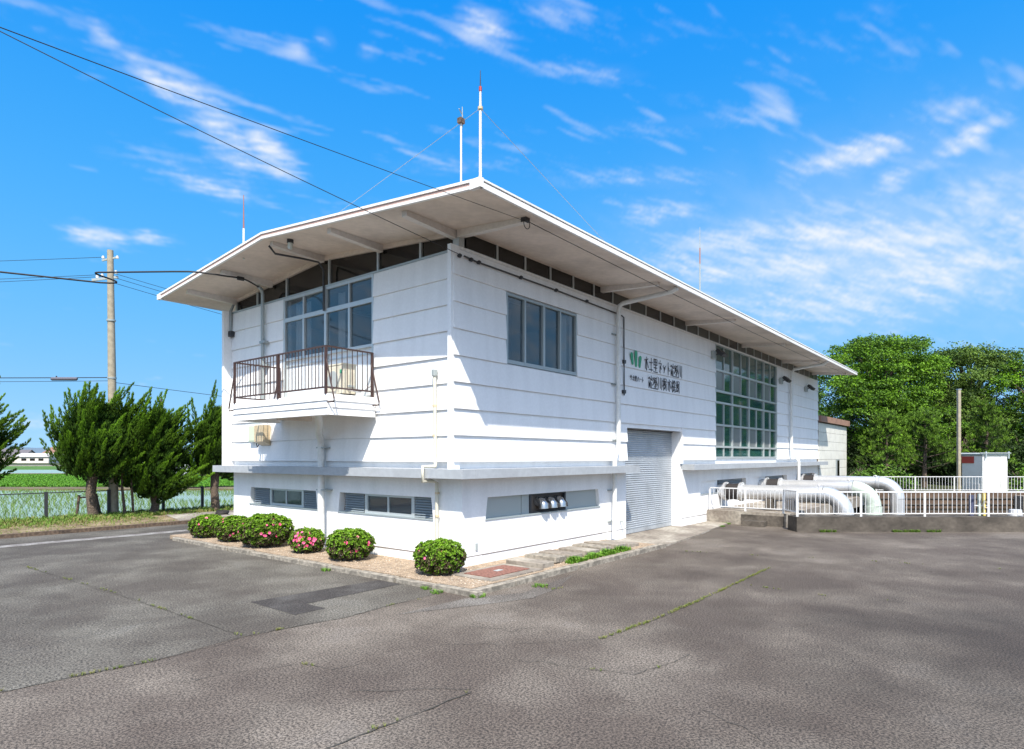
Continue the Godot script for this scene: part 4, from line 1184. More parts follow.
func waterside() -> void:
	var o := thing("retaining_wall", "long low stained concrete wall under the front white railing", "wall", bank(0, 0, 0))
	part("wall_body", slab(PackedVector2Array([Vector2(0, 0), Vector2(ALONG.x, ALONG.z) * 40.0, Vector2(ALONG.x, ALONG.z) * 40.0 + Vector2(ACROSS.x, ACROSS.z) * 0.6, Vector2(ACROSS.x, ACROSS.z) * 0.6]), 0.44, 1.5), M.old_concrete, o)
	var side := thing("side_wall", "short pale concrete wall running from the building to the railing corner", "wall", Vector3(12.4, 0, 0.0))
	part("wall_body", Shape.new().box(Vector3(-0.12, 0.0, 0.015), Vector3(0.059, 0.43, 2.56)), M.concrete, side)
	part("stain", Shape.new().box(Vector3(-0.123, 0.0, 1.15), Vector3(-0.1205, 0.34, 2.5)), M.old_concrete, side)
	var step := thing("step", "small concrete step against the short pale wall", "step", Vector3(12.05, 0, 1.65))
	part("tread", Shape.new().box(Vector3(-0.14, 0.0, -0.34), Vector3(0.228, 0.17, 0.34)), M.old_concrete, step)
	railing_run("white_railing", "long white railing of thin uprights on the low wall in front of the pipes", [bank(0.08, 0, 0.14), bank(15.2, 0, 0.14)], 0.43, 0.53, 1.17, 1.88, 0.145, M.rail_paint, "white railings round the canal")
	railing_run("white_railing", "short white railing on the pale side wall, ending at the pumping station", [Vector3(12.42, 0, -0.0 + 0.06), Vector3(12.42, 0, 2.44), bank(0.16, 0, 0.3)], 0.42, 0.55, 1.17, 1.2, 0.14, M.rail_paint, "white railings round the canal")
	railing_run("white_railing", "distant white railing along the far bank in front of the shed", [bank(9.9, 0, 13.1), bank(29.5, 0, 13.1)], 0.44, 0.56, 1.22, 1.96, 0.155, M.rail_paint, "white railings round the canal")
	# sluice stand, tub and sill
	var g := thing("gate_winch", "gate winch with a dark column, a pale column and a yellow column behind the railing", "winch", bank(5.62, 0.44, 0.42), bank_turn())
	part("dark_column", Shape.new().tube([Vector3(-0.18, 0, 0), Vector3(-0.18, 0.62, 0)], 0.065, 12), plain(0.06, 0.07, 0.13, 0.5), g)
	part("pale_column", Shape.new().box(Vector3(0.02, 0, -0.03), Vector3(0.09, 0.66, 0.03)), M.pale_green, g)
	part("yellow_column", Shape.new().tube([Vector3(0.2, 0, 0), Vector3(0.2, 0.68, 0)], 0.045, 12), plain(0.62, 0.50, 0.12, 0.5), g)
	part("cross_bar", Shape.new().tube([Vector3(-0.1, 0.3, 0), Vector3(0.33, 0.3, 0)], 0.022, 8), M.rail_paint, g)
	part("hand_wheel", ring_mesh(0.09, 0.014, 16), M.beige_metal, g, Vector3(0.2, 0.33, 0.07))
	var tub := thing("plastic_tub", "white plastic tub upside down on the wall behind the railing", "tub", bank(6.75, 0.44, 0.4))
	part("body", Shape.new().tube([Vector3(0, 0, 0), Vector3(0, 0.03, 0), Vector3(0, 0.19, 0)], [0.185, 0.18, 0.155], 20), M.rail_paint, tub)
	var sill := thing("concrete_sill", "pale concrete sill at the water's far edge below the shed", "sill", bank(16.6, 0, 12.5), bank_turn())
	part("sill_block", Shape.new().box(Vector3(0, -0.4, -0.34), Vector3(7.0, 0.30, 0.25)), M.concrete, sill)
	# shed on the far bank
	var s := thing("shed", "small white metal shed with a red plate and flat roof on the far bank", "shed", bank(16.2, 0.38, 14.4), bank_turn())
	part("side_wall", Shape.new().box(Vector3(0.0, 0.0, -1.5), Vector3(0.05, 1.9, -0.05)), M.pipe_paint, s)
	part("front_wall", Shape.new().box(Vector3(0.0, 0.0, -0.048), Vector3(0.92, 1.9, 0.0)), M.pipe_paint, s)
	part("door", Shape.new().box(Vector3(0.935, 0.0, -0.05), Vector3(1.3, 1.9, 0.005)), M.pipe_paint, s)
	part("back_wall", Shape.new().box(Vector3(0.051, 0.0, -1.5), Vector3(1.3, 1.9, -1.45)), M.pipe_paint, s)
	part("side_wall", Shape.new().box(Vector3(1.25, 0.0, -1.449), Vector3(1.3, 1.9, -0.051)), M.pipe_paint, s)
	part("roof", Shape.new().box(Vector3(-0.05, 1.92, -1.55), Vector3(1.36, 1.98, 0.06)), M.grey_frame, s)
	for z in [-1.52, 0.1]:
		part("roof_rail", Shape.new().tube([Vector3(-0.2, 2.03, z), Vector3(1.4, 2.03, z)], 0.025, 8), M.aluminium, s)
	for x in [0.12, 1.3]:
		part("roof_bracket", Shape.new().box(Vector3(x - 0.03, 1.75, 0.062), Vector3(x + 0.03, 2.12, 0.11)), M.grey_frame, s)
	part("red_plate", Shape.new().box(Vector3(-0.03, 1.5, -1.5), Vector3(-0.005, 1.86, -0.6)), M.red_paint, s)
	part("vent_panel", Shape.new().box(Vector3(-0.02, 0.1, -1.2), Vector3(-0.004, 0.42, -0.2)), M.rail_paint, s)
	var pole := thing("steel_post", "tall square steel post standing at the back of the white shed", "post", bank(15.35, 0.38, 14.95), bank_turn())
	part("shaft", Shape.new().box(Vector3(-0.07, 0, -0.07), Vector3(0.07, 5.4, 0.07)), M.pole, pole)
	part("cap", Shape.new().box(Vector3(-0.09, 5.401, -0.09), Vector3(0.09, 5.44, 0.09)), M.grey_frame, pole)
	# tiled annex
	var a := thing("annex", "small white tiled annex with a brown coping beyond the far end of the station", "building", Vector3(27.6, 0.38, -0.02))
	part("wall_core", Shape.new().box(Vector3(0.0, -0.3, -5.0), Vector3(6.7, 3.7, -0.045)), M.groove, a)
	for i in 8:
		var y := -0.24 + i * 0.487
		for k in 7:
			var x0 := 0.0 + k * 0.96
			if i in [1, 2, 3] and k == 4: continue
			part("wall_tile", Shape.new().box(Vector3(x0, y, -0.044), Vector3(x0 + 0.945, y + 0.472, 0.0)), M.tile, a)
	part("side_wall", Shape.new().box(Vector3(6.702, -0.3, -5.0), Vector3(6.75, 3.66, 0.0)), M.tile, a)
	part("door_frame", Shape.new().box(Vector3(3.86, 0.23, -0.044), Vector3(4.78, 1.70, 0.01)), M.grey_panel, a)
	part("door_gap", Shape.new().box(Vector3(4.2, 0.24, 0.0), Vector3(4.74, 1.64, 0.014)), M.dark_glass, a)
	part("coping", Shape.new().box(Vector3(-0.1, 3.702, -5.1), Vector3(6.95, 4.02, 0.14)), M.coping, a)


func ring_mesh(big: float, small: float, n: int) -> Shape:
	var pts := []
	for i in n + 1:
		pts.append(Vector3(cos(TAU * i / n) * big, sin(TAU * i / n) * big, 0))
	return Shape.new().tube(pts, small, 8, false)


# ---------------------------------------------------------------- things on and round the station
func fittings() -> void:
	var ac := thing("air_conditioner", "cream air conditioner unit standing on the balcony by the glazed doors", "air conditioner", Vector3(-0.3, 3.47, -2.95))
	part("casing", Shape.new().box(Vector3(-0.16, 0.06, -0.28), Vector3(0.16, 0.66, 0.28)), M.cream_metal, ac)
	part("lid", Shape.new().box(Vector3(-0.17, 0.661, -0.29), Vector3(0.17, 0.69, 0.29)), M.cream_metal, ac)
	part("foot", Shape.new().box(Vector3(-0.18, 0.0, -0.24), Vector3(0.18, 0.059, -0.18)), M.dark_metal, ac)
	part("foot", Shape.new().box(Vector3(-0.18, 0.0, 0.18), Vector3(0.18, 0.059, 0.24)), M.dark_metal, ac)
	part("fan_grille", Shape.new().tube([Vector3(-0.161, 0.36, -0.08), Vector3(-0.172, 0.36, -0.08)], [0.19, 0.185], 20), M.grey_panel, ac)
	part("green_sticker", Shape.new().box(Vector3(-0.163, 0.48, 0.16), Vector3(-0.1605, 0.56, 0.22)), M.green_ink, ac)
	part("side_handle", Shape.new().box(Vector3(-0.05, 0.2, 0.281), Vector3(0.1, 0.24, 0.30)), M.grey_panel, ac)
	part("refrigerant_hose", Shape.new().tube([Vector3(-0.05, 0.15, 0.28), Vector3(0.0, 0.12, 0.4), Vector3(0.15, 0.1, 0.42), Vector3(0.44, 0.25, 0.38)], 0.025, 8), M.rail_paint, ac)
	var m1 := thing("meter_box", "pale green flat box on the wall under the balcony, left of a beige box", "box", Vector3(0.215, 2.6, -7.4))
	part("case", Shape.new().box(Vector3(-0.09, 0.0, -0.17), Vector3(0.0, 0.42, 0.17)), plain(0.55, 0.62, 0.48, 0.5), m1)
	part("lid", Shape.new().box(Vector3(-0.10, 0.03, -0.15), Vector3(-0.092, 0.39, 0.15)), plain(0.58, 0.65, 0.50, 0.5), m1)
	var m2 := thing("meter_box", "deeper beige box with a sloping base on the wall under the balcony", "box", Vector3(0.215, 2.56, -6.86))
	part("case", Shape.new().prism(PackedVector2Array([Vector2(0, -0.06), Vector2(-0.2, 0.04), Vector2(-0.2, 0.46), Vector2(0, 0.46)]), Vector3(0, 0, -0.22), Vector3.RIGHT, Vector3.UP, Vector3(0, 0, 0.44)), M.beige_metal, m2)
	part("cable", Shape.new().tube([Vector3(-0.1, -0.0, -0.3), Vector3(-0.08, -0.1, -0.28), Vector3(-0.06, 0.0, -0.2)], 0.015, 6), M.dark_metal, m2)
	var lamp_spots := [[12.95, 5.72, "dark floodlight on the wall just left of the tall gridded window"], [20.75, 5.56, "dark floodlight between the gridded window and the far downpipe"], [24.9, 5.56, "dark floodlight beyond the far downpipe, nearest the end of the building"]]
	for l in lamp_spots:
		var f := thing("floodlight", l[2], "floodlight", Vector3(l[0], l[1], 0.02), 0.0, "floodlights on the long wall")
		part("bracket", Shape.new().box(Vector3(-0.34, -0.14, 0.0), Vector3(-0.06, 0.12, 0.09)), M.grey_panel, f)
		part("arm", Shape.new().tube([Vector3(-0.1, 0, 0.08), Vector3(-0.05, 0.02, 0.12), Vector3(0.06, 0.05, 0.16)], 0.02, 6), M.dark_metal, f)
		var head := part("lamp_head", Shape.new().obox(Transform3D(Basis(Vector3.RIGHT, 0.75), Vector3.ZERO), Vector3(0.42, 0.12, 0.3)), M.dark_metal, f, Vector3(0.12, 0.08, 0.2))
		part("lens", Shape.new().obox(Transform3D(Basis(Vector3.RIGHT, 0.75), Vector3(0, -0.052, -0.048)), Vector3(0.36, 0.012, 0.24)), M.wired_glass, head)
	var sl := thing("porch_lamp", "small glass lamp hanging under the gable soffit above the balcony", "lamp", Vector3(-0.86, soffit(-4.0), -4.0))
	part("holder", Shape.new().tube([Vector3(0, 0.0, 0), Vector3(0, -0.08, 0)], 0.07, 12), M.dark_metal, sl)
	part("globe", Shape.new().tube([Vector3(0, -0.08, 0), Vector3(0, -0.18, 0), Vector3(0, -0.21, 0)], [0.055, 0.055, 0.03], 12), plain(0.6, 0.62, 0.55, 0.3), sl)
	# masts and rods
	var mast := thing("antenna_mast", "tallest white mast with stay wires at the near corner of the roof", "antenna", Vector3(-1.0, 6.5, 1.62))
	part("pole", Shape.new().tube([Vector3(0, 0.0, 0), Vector3(0, 1.25, 0), Vector3(0, 1.5, 0)], [0.025, 0.022, 0.016], 8), M.pipe_paint, mast)
	part("rod_tip", Shape.new().tube([Vector3(0, 1.5, 0), Vector3(0, 1.82, 0)], [0.012, 0.005], 6), M.dark_metal, mast)
	part("red_collar", Shape.new().tube([Vector3(0, 1.49, 0), Vector3(0, 1.56, 0)], 0.024, 8), M.red_paint, mast)
	part("stay_ring", Shape.new().tube([Vector3(0, 1.2, 0), Vector3(0, 1.24, 0)], 0.042, 8), M.beige_metal, mast)
	for e in [Vector3(6.0, 0.2, -0.6), Vector3(0.4, 0.45, -5.6)]:
		part("stay_wire", Shape.new().tube([Vector3(0, 1.22, 0), e], 0.0045, 5), plain(0.30, 0.36, 0.42, 0.6), mast)
	var m3 := thing("antenna_mast", "shorter white mast with small crossed arms beside the tallest mast", "antenna", Vector3(-1.0, 6.52, 1.2))
	part("pole", Shape.new().tube([Vector3(0, 0, 0), Vector3(0, 1.16, 0)], 0.017, 8), M.pipe_paint, m3)
	part("cross_arm", Shape.new().tube([Vector3(-0.1, 1.28, 0.05), Vector3(0.1, 1.28, -0.05)], 0.008, 6), M.grey_pipe, m3)
	part("cross_arm", Shape.new().tube([Vector3(0.03, 1.05, 0), Vector3(0.03, 1.38, 0)], 0.008, 6), M.grey_pipe, m3)
	part("clamp", Shape.new().box(Vector3(-0.05, 1.1, -0.04), Vector3(0.05, 1.18, 0.04)), M.old_wood, m3)
	var r3 := thing("lightning_rod", "thin red and white rod on the gable roof left of the ridge", "rod", Vector3(-0.95, 6.8, -5.8))
	part("white_section", Shape.new().tube([Vector3(0, 0, 0), Vector3(0, 0.72, 0)], 0.024, 8), M.pipe_paint, r3)
	part("red_section", Shape.new().tube([Vector3(0, 0.72, 0), Vector3(0, 1.5, 0)], [0.018, 0.008], 8), plain(0.30, 0.12, 0.10, 0.6), r3)
	var r4 := thing("lightning_rod", "tall thin rod rising behind the long eave, far along the roof", "rod", Vector3(17.6, 6.85, -2.42))
	part("pole", Shape.new().tube([Vector3(0, 0, 0), Vector3(0, 3.6, 0), Vector3(0, 5.2, 0)], [0.04, 0.03, 0.008], 8), M.grey_pipe, r4)
	part("red_section", Shape.new().tube([Vector3(0, 3.62, 0), Vector3(0, 4.3, 0)], 0.03, 8), plain(0.30, 0.17, 0.15, 0.6), r4)
	# things on the bed by the long wall
	var plate := thing("access_cover", "rusty red steel cover in a concrete rim beside the corner azalea", "cover", Vector3(0.32, 0.1, 0.85))
	part("rim", Shape.new().box(Vector3(-0.72, -0.04, -0.46), Vector3(0.75, 0.02, 0.5)), M.concrete, plate)
	var lid := part("plate", Shape.new().box(Vector3(-0.55, 0.021, -0.31), Vector3(0.56, 0.034, 0.31)), M.rusty_plate, plate)
	part("handle_plate", Shape.new().box(Vector3(-0.05, 0.0345, -0.05), Vector3(0.12, 0.04, 0.05)), M.grey_panel, lid)
	var ways := ["nearest the rusty cover", "second from the rusty cover", "third from the rusty cover", "in the middle of the row beside the weeds", "third from the shutter end", "second from the shutter end", "nearest the shutter"]
	for i in 7:
		var x := 1.32 + i * 0.59
		var d := thing("drain_slab", "loose concrete slab in the row along the wall, %s" % ways[i], "slab", Vector3(x, 0.1, 0.78 + rng.randf_range(-0.08, 0.08)), rng.randf_range(-0.09, 0.09), "concrete slabs lying along the foot of the wall")
		var st := Shape.new()
		bevel_box(st, Vector3(0.215 + rng.randf_range(-0.04, 0.02), 0.055, 0.40 + rng.randf_range(-0.07, 0.05)), 0.012)
		part("slab_body", st, M.kerb if i % 3 == 1 else M.concrete, d, Vector3(0, 0.03 + rng.randf_range(0.0, 0.05), 0))
		d.rotation.z = rng.randf_range(-0.06, 0.06)
	var hose := thing("coiled_hose", "black coiled hose lying on the ground behind the azaleas", "hose", Vector3(2.9, 0.09, -14.6))
	for i in 3:
		part("coil", ring_mesh(0.2 + 0.012 * (i % 2), 0.026, 20), M.rubber, hose, Vector3(0.02 * i, 0.03 + 0.045 * i, 0)).rotation.x = PI / 2 + 0.06 * (i - 1)


func wire(called: String, label: String, a: Vector3, b: Vector3, sag: float, r: float, category := "cable", group := "") -> void:
	var o := thing(called, label, category, a, 0.0, group)
	var pts := []
	for i in 25:
		var t := i / 24.0
		pts.append((b - a) * t - Vector3.UP * sag * 4.0 * t * (1.0 - t))
	part("strand", Shape.new().tube(pts, r, 5, false), M.cable, o)


func overhead() -> void:
	var far_end := Vector3(-16.2, 10.9, -5.0)
	wire("service_wire", "lower black wire from the upper left down to the insulators at the wall corner", Vector3(-14.0, 10.03, -4.28), Vector3(0.2, 6.0, 0.08), 0.18, 0.0065, "cable", "black wires from the upper left")
	wire("service_wire", "upper black wire from the upper left to the end of the first eave beam", Vector3(-14.6, 4.95, 2.49), Vector3(0.3, 6.33, 1.53), 0.05, 0.0045, "cable", "black wires from the upper left")
	wire("eave_wire", "thin wire hung along under the long eave from beam to beam", Vector3(0.34, 6.35, 1.52), Vector3(26.3, 6.33, 1.5), 0.1, 0.007)
	var clip := thing("wire_clamp", "small dark clamp and looped wire at the tip of the first eave beam", "clamp", Vector3(0.3, 6.36, 1.5))
	part("clamp_body", Shape.new().box(Vector3(-0.05, -0.04, -0.05), Vector3(0.06, 0.05, 0.07)), M.dark_metal, clip)
	part("wire_loop", ring_mesh(0.085, 0.007, 16), M.cable, clip, Vector3(0.02, -0.07, 0.03))
	var lead := thing("power_lead", "thick black power lead sagging from the left to the grey conduit by the gable", "cable", Vector3(-0.05, 6.52, -6.76))
	var run := [Vector3(-26, -0.1, -9.5), Vector3(-4.64, -0.21, -2.59), Vector3(-2.9, 0.07, -2.0), Vector3(-1.75, 0.12, -0.75), Vector3(-1.35, 0.12, -0.33), Vector3(-0.9, 0.06, 0.06), Vector3(-0.45, 0.07, 0.12), Vector3(0, 0, 0)]
	var curve := Curve3D.new()
	for i in run.size():
		var d: Vector3 = (run[mini(i + 1, run.size() - 1)] - run[maxi(i - 1, 0)]) * 0.16
		curve.add_point(run[i], -d if i > 1 else Vector3.ZERO, d if i > 0 else Vector3.ZERO)
	part("strand", Shape.new().tube(Array(curve.tessellate(4, 3)), 0.02, 6, false), M.cable, lead)
	part("lead_joint", Shape.new().tube([Vector3(-0.6, 0.07, 0.1), Vector3(-0.45, 0.07, 0.12)], 0.05, 8), M.cable, lead)
	# the pole behind the junipers
	var p := thing("utility_pole", "leaning grey concrete utility pole rising behind the junipers", "pole", Vector3(0.42, 0.0, -17.72))
	var lean := Vector3(-0.16, 0, 0.13)
	var up := func(y: float) -> Vector3: return Vector3(0, y, 0) + lean * (y / 9.7)
	part("shaft", Shape.new().tube([up.call(-0.2), up.call(4.8), up.call(9.75)], [0.165, 0.135, 0.10], 16), M.pole, p)
	var dir := ACROSS * 0.8 + ALONG * 0.6
	part("cross_arm", Shape.new().beam(up.call(8.72) - ALONG * 0.52 - ACROSS * 0.25 - Vector3.UP * 0.12, up.call(8.78) + ALONG * 0.22 + ACROSS * 0.1 + Vector3.UP * 0.03, 0.07, 0.08), M.grey_pipe, p)
	for k in [[-0.48, 8.74], [-0.3, 8.78], [0.2, 8.9]]:
		var q: Vector3 = up.call(k[1]) + ALONG * k[0]
		part("insulator", Shape.new().tube([q, q + Vector3.UP * 0.06, q + Vector3.UP * 0.12], [0.05, 0.06, 0.03], 8), M.rail_paint, p)
	part("top_arm", Shape.new().beam(up.call(9.38) - ALONG * 0.3, up.call(9.5) + ALONG * 0.28, 0.05, 0.06), M.grey_pipe, p)
	for k in [-0.26, 0.26]:
		var q: Vector3 = up.call(9.45) + ALONG * k
		part("insulator", Shape.new().tube([q, q + Vector3.UP * 0.05, q + Vector3.UP * 0.1], [0.05, 0.055, 0.03], 8), M.rail_paint, p)
	for y in [5.1, 7.2]:
		part("pole_band", Shape.new().tube([up.call(y - 0.03), up.call(y + 0.03)], 0.15, 14), M.grey_pipe, p)
	var a := Vector3(0.42, 0, -17.72)
	var left := -ALONG * 26.0 + ACROSS * 3.0
	wire("line_wire", "thin wire running left from the top of the pole", a + up.call(9.5) - ALONG * 0.26, a + up.call(9.9) + left, 0.1, 0.009, "cable", "thin wires on the utility pole")
	wire("line_wire", "upper of two thin wires running left from the pole's cross arm", a + up.call(8.86) - ALONG * 0.48, a + up.call(9.2) + left, 0.15, 0.009, "cable", "thin wires on the utility pole")
	wire("line_wire", "lower of two thin wires running left from the pole's cross arm", a + up.call(8.8) - ALONG * 0.3, a + up.call(8.9) + left, 0.15, 0.009, "cable", "thin wires on the utility pole")
	var right := ALONG * 18.0 + ACROSS * 24.0
	wire("line_wire", "highest thin wire falling from the pole towards the gable", a + up.call(8.95), a + up.call(8.0) + right, 0.5, 0.009, "cable", "thin wires on the utility pole")
	wire("line_wire", "middle thin wire falling from the pole towards the gable", a + up.call(8.8), a + up.call(7.6) + right, 0.5, 0.009, "cable", "thin wires on the utility pole")
	wire("line_wire", "lowest thin wire falling from the pole towards the gable", a + up.call(8.6), a + up.call(7.3) + right, 0.5, 0.009, "cable", "thin wires on the utility pole")
	wire("phone_line", "low telephone line running left from the pole past a grey box", a + up.call(5.12), a + up.call(5.2) - ALONG * 26.0, 0.05, 0.016)
	wire("phone_line", "slack lower telephone line running left from the pole", a + up.call(5.0), a + up.call(5.12) - ALONG * 26.0, 0.1, 0.009)
	wire("phone_line", "telephone line running right from the pole behind the building", a + up.call(4.95), a + up.call(4.4) + right, 0.25, 0.01)
	var box := thing("cable_closure", "long grey box hanging on the telephone line left of the pole", "box", a + up.call(5.1) - ALONG * 1.75, bank_turn())
	part("case", Shape.new().tube([Vector3(-0.48, -0.03, 0), Vector3(-0.44, -0.03, 0), Vector3(0.44, -0.03, 0), Vector3(0.48, -0.03, 0)], [0.04, 0.065, 0.065, 0.04], 10), plain(0.10, 0.10, 0.13, 0.6), box)
	part("strap", Shape.new().box(Vector3(-0.3, 0.0, -0.02), Vector3(-0.27, 0.08, 0.02)), M.dark_metal, box)
	# dark fence along the verge
	var f := thing("wire_fence", "low dark wire mesh fence with square posts along the paddy", "fence", Vector3(0, 0, -17.62))
	var post := Shape.new().box(Vector3(-0.045, 0.0, -0.045), Vector3(0.045, 1.02, 0.045)).mesh()
	for x in [-11.2, -9.3, -7.4, -5.5, -3.6, -1.68, 0.22, 2.1, 3.6, 5.5, 7.4, 9.3]:
		part("post", post, M.dark_metal, f, Vector3(x, 0, 0))
	for y in [0.98, 0.12]:
		part("rail", Shape.new().tube([Vector3(-12.5, y, 0), Vector3(10.0, y, 0)], 0.02, 6), M.dark_metal, f)
	var net := Shape.new()
	for i in 230:
		var x0 := -12.4 + i * 0.0975
		for s in [-1.0, 1.0]:
			net.tube([Vector3(x0, 0.12, 0.004 * s), Vector3(clampf(x0 + s * 0.86, -12.5, 10.0), 0.98, 0.004 * s)], 0.0022, 3, false)
	tag(part("mesh", net, M.dark_metal, f), "", "", "", "stuff")


# ---------------------------------------------------------------- plants
func facing(d: Vector3, roll: float) -> Basis:
	var y := d.normalized()
	var x := y.cross(Vector3(0.31, 0.2, 0.93)).normalized()
	return Basis(x, y, x.cross(y)).rotated(y, roll)


func spray_shape(n: int, fan: float, wide: float, seed_: int) -> Shape:
	# a tuft of scale-leaf shoots pointing along y, length about one
	var dice := RandomNumberGenerator.new()
	dice.seed = seed_
	var s := Shape.new()
	for i in n:
		var w := TAU * i / n + dice.randf()
		var out := Vector3(cos(w), 0, sin(w))
		var tip := out * fan * dice.randf_range(0.4, 1.0) + Vector3.UP * dice.randf_range(0.6, 1.05)
		var mid := out * fan * 0.55 + Vector3.UP * 0.4
		var side := Vector3(-sin(w), dice.randf_range(-0.3, 0.3), cos(w)).normalized() * wide
		s.tri(-side * 0.4, mid + side, mid - side)
		s.tri(mid - side, mid + side, tip)
	return s


func leaf_clump(n: int, size: float, seed_: int, flatness := 0.6) -> Shape:
	# leaves spread through a unit ball, each a small folded diamond
	var dice := RandomNumberGenerator.new()
	dice.seed = seed_
	var s := Shape.new()
	for i in n:
		var p := Vector3(dice.randf_range(-1, 1), dice.randf_range(-1, 1) * flatness, dice.randf_range(-1, 1))
		if p.length() > 1.0: p = p.normalized() * dice.randf_range(0.5, 1.0)
		var d := (p + Vector3(dice.randf_range(-1, 1), dice.randf_range(-0.9, 0.5), dice.randf_range(-1, 1))).normalized()
		var b := facing(d, dice.randf() * TAU)
		var l := size * dice.randf_range(0.7, 1.3)
		var tip := p + b.y * l
		var a := p + b.y * l * 0.45 + b.x * l * 0.34 + b.z * l * 0.1
		var c := p + b.y * l * 0.45 - b.x * l * 0.34 + b.z * l * 0.1
		s.tri(p, a, tip); s.tri(p, tip, c)
	return s


var spray: ArrayMesh
var clump: ArrayMesh
var small_clump: ArrayMesh
var pine_tuft: ArrayMesh


func juniper(label: String, at: Vector3, tall: float, wide: float, bare: float, plumes: int, seed_: int, lean: Vector3, trunk_r: float, twin := false) -> void:
	var o := thing("juniper_tree", label, "tree", at, 0.0, "juniper trees along the verge")
	var dice := RandomNumberGenerator.new()
	dice.seed = seed_
	var trunk := Shape.new()
	var bend := Vector3(dice.randf_range(-0.1, 0.1), 0, dice.randf_range(-0.1, 0.1))
	trunk.tube([Vector3(0, -0.1, 0), Vector3(0, 0.08, 0), bend + Vector3(0, bare * 0.6, 0), bend * 0.5 + Vector3(0, bare, 0), lean * tall * 0.3 + Vector3(0, tall * 0.62, 0), lean * tall * 0.55 + Vector3(0, tall * 0.86, 0)], [trunk_r * 1.3, trunk_r * 1.05, trunk_r * 0.92, trunk_r, trunk_r * 0.6, trunk_r * 0.2], 10)
	part("trunk", trunk, M.bark, o)
	var where := []
	var tints := []
	# boughs spread up the trunk, each a spray of flame-like plumes; the gaps between them stay open and dark
	var n_boughs := int(plumes / 8.0)
	for g in n_boughs:
		var f := (g + dice.randf_range(0.2, 0.8)) / n_boughs
		var w := g * 2.399 + dice.randf_range(-0.4, 0.4)
		var out := Vector3(cos(w), 0, sin(w))
		var full := maxf(0.66 + 1.15 * f - 1.7 * f * f, 0.08)
		var hub := lean * (tall - bare) * f * 0.55 + Vector3(0, bare + (tall - bare) * (0.02 + 0.66 * f), 0) + out * wide * 0.5 * full * dice.randf_range(0.45, 0.78)
		var bough_aim := (out * dice.randf_range(0.45, 1.0) * (1.1 - 0.85 * f) + Vector3.UP * dice.randf_range(0.45, 0.9) + lean * 4.5).normalized()
		var bough_shade := dice.randf_range(0.62, 1.15)
		for q in 8:
			var fan := Vector3(dice.randfn(), dice.randfn() * 0.6, dice.randfn())
			var start := hub + fan * 0.17 * wide / 3.4 - bough_aim * 0.35
			var length := dice.randf_range(0.55, 1.15) * (tall / 4.8) * (1.0 if q else 1.35)
			var aim := (bough_aim + fan * 0.22).normalized()
			var fat := dice.randf_range(0.11, 0.19) * (tall / 4.8)
			var shade := bough_shade * dice.randf_range(0.8, 1.15)
			var n := int(92 * length)
			for k in n:
				var t := float(k) / n
				var prof := pow(sin(PI * (0.12 + 0.86 * t)), 0.7) * (1.0 - 0.74 * t)
				var centre := start + aim * length * t + (Vector3.UP * 0.22 + lean * 1.2) * length * t * t
				var tangent := (aim + Vector3.UP * 0.5 * t + lean * t).normalized()
				var side := facing(tangent, dice.randf() * TAU).x
				var r := fat * prof * sqrt(dice.randf_range(0.2, 1.0))
				var d := (tangent * 1.25 + side * 0.5 * (1.0 - 0.6 * t) + lean).normalized()
				var s := dice.randf_range(0.14, 0.23) * (1.0 - 0.3 * t)
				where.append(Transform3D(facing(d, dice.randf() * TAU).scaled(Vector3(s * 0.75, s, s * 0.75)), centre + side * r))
				var c := Color(0.022, 0.060, 0.010).lerp(Color(0.145, 0.29, 0.014), clampf(-0.05 + 1.0 * t + dice.randf_range(-0.25, 0.25), 0.0, 1.0))  # bright tips and dark hollows: highlight and shade painted into the sprays
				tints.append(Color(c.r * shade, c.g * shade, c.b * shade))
	# the thick inside of the crown
	for i in plumes * 10:
		var f := dice.randf()
		var h := bare + (tall - bare) * (0.0 + 0.72 * f)
		var reach := wide * 0.5 * maxf(0.62 + 1.35 * f - 1.85 * f * f, 0.1) * 0.62 * sqrt(dice.randf())
		var w := dice.randf() * TAU
		var p := lean * (h - bare) * 0.6 + Vector3(cos(w) * reach, h, sin(w) * reach)
		where.append(Transform3D(facing(Vector3(cos(w) * 0.5, 1.0, sin(w) * 0.5) + lean * 2.0, dice.randf() * TAU).scaled(Vector3.ONE * dice.randf_range(0.2, 0.34)), p))
		tints.append(Color(0.030, 0.07, 0.010).lerp(Color(0.055, 0.12, 0.012), dice.randf()))  # inner sprays coloured dark, the crown's shade painted in
	copies("crown", spray, M.needle, o, where, tints)


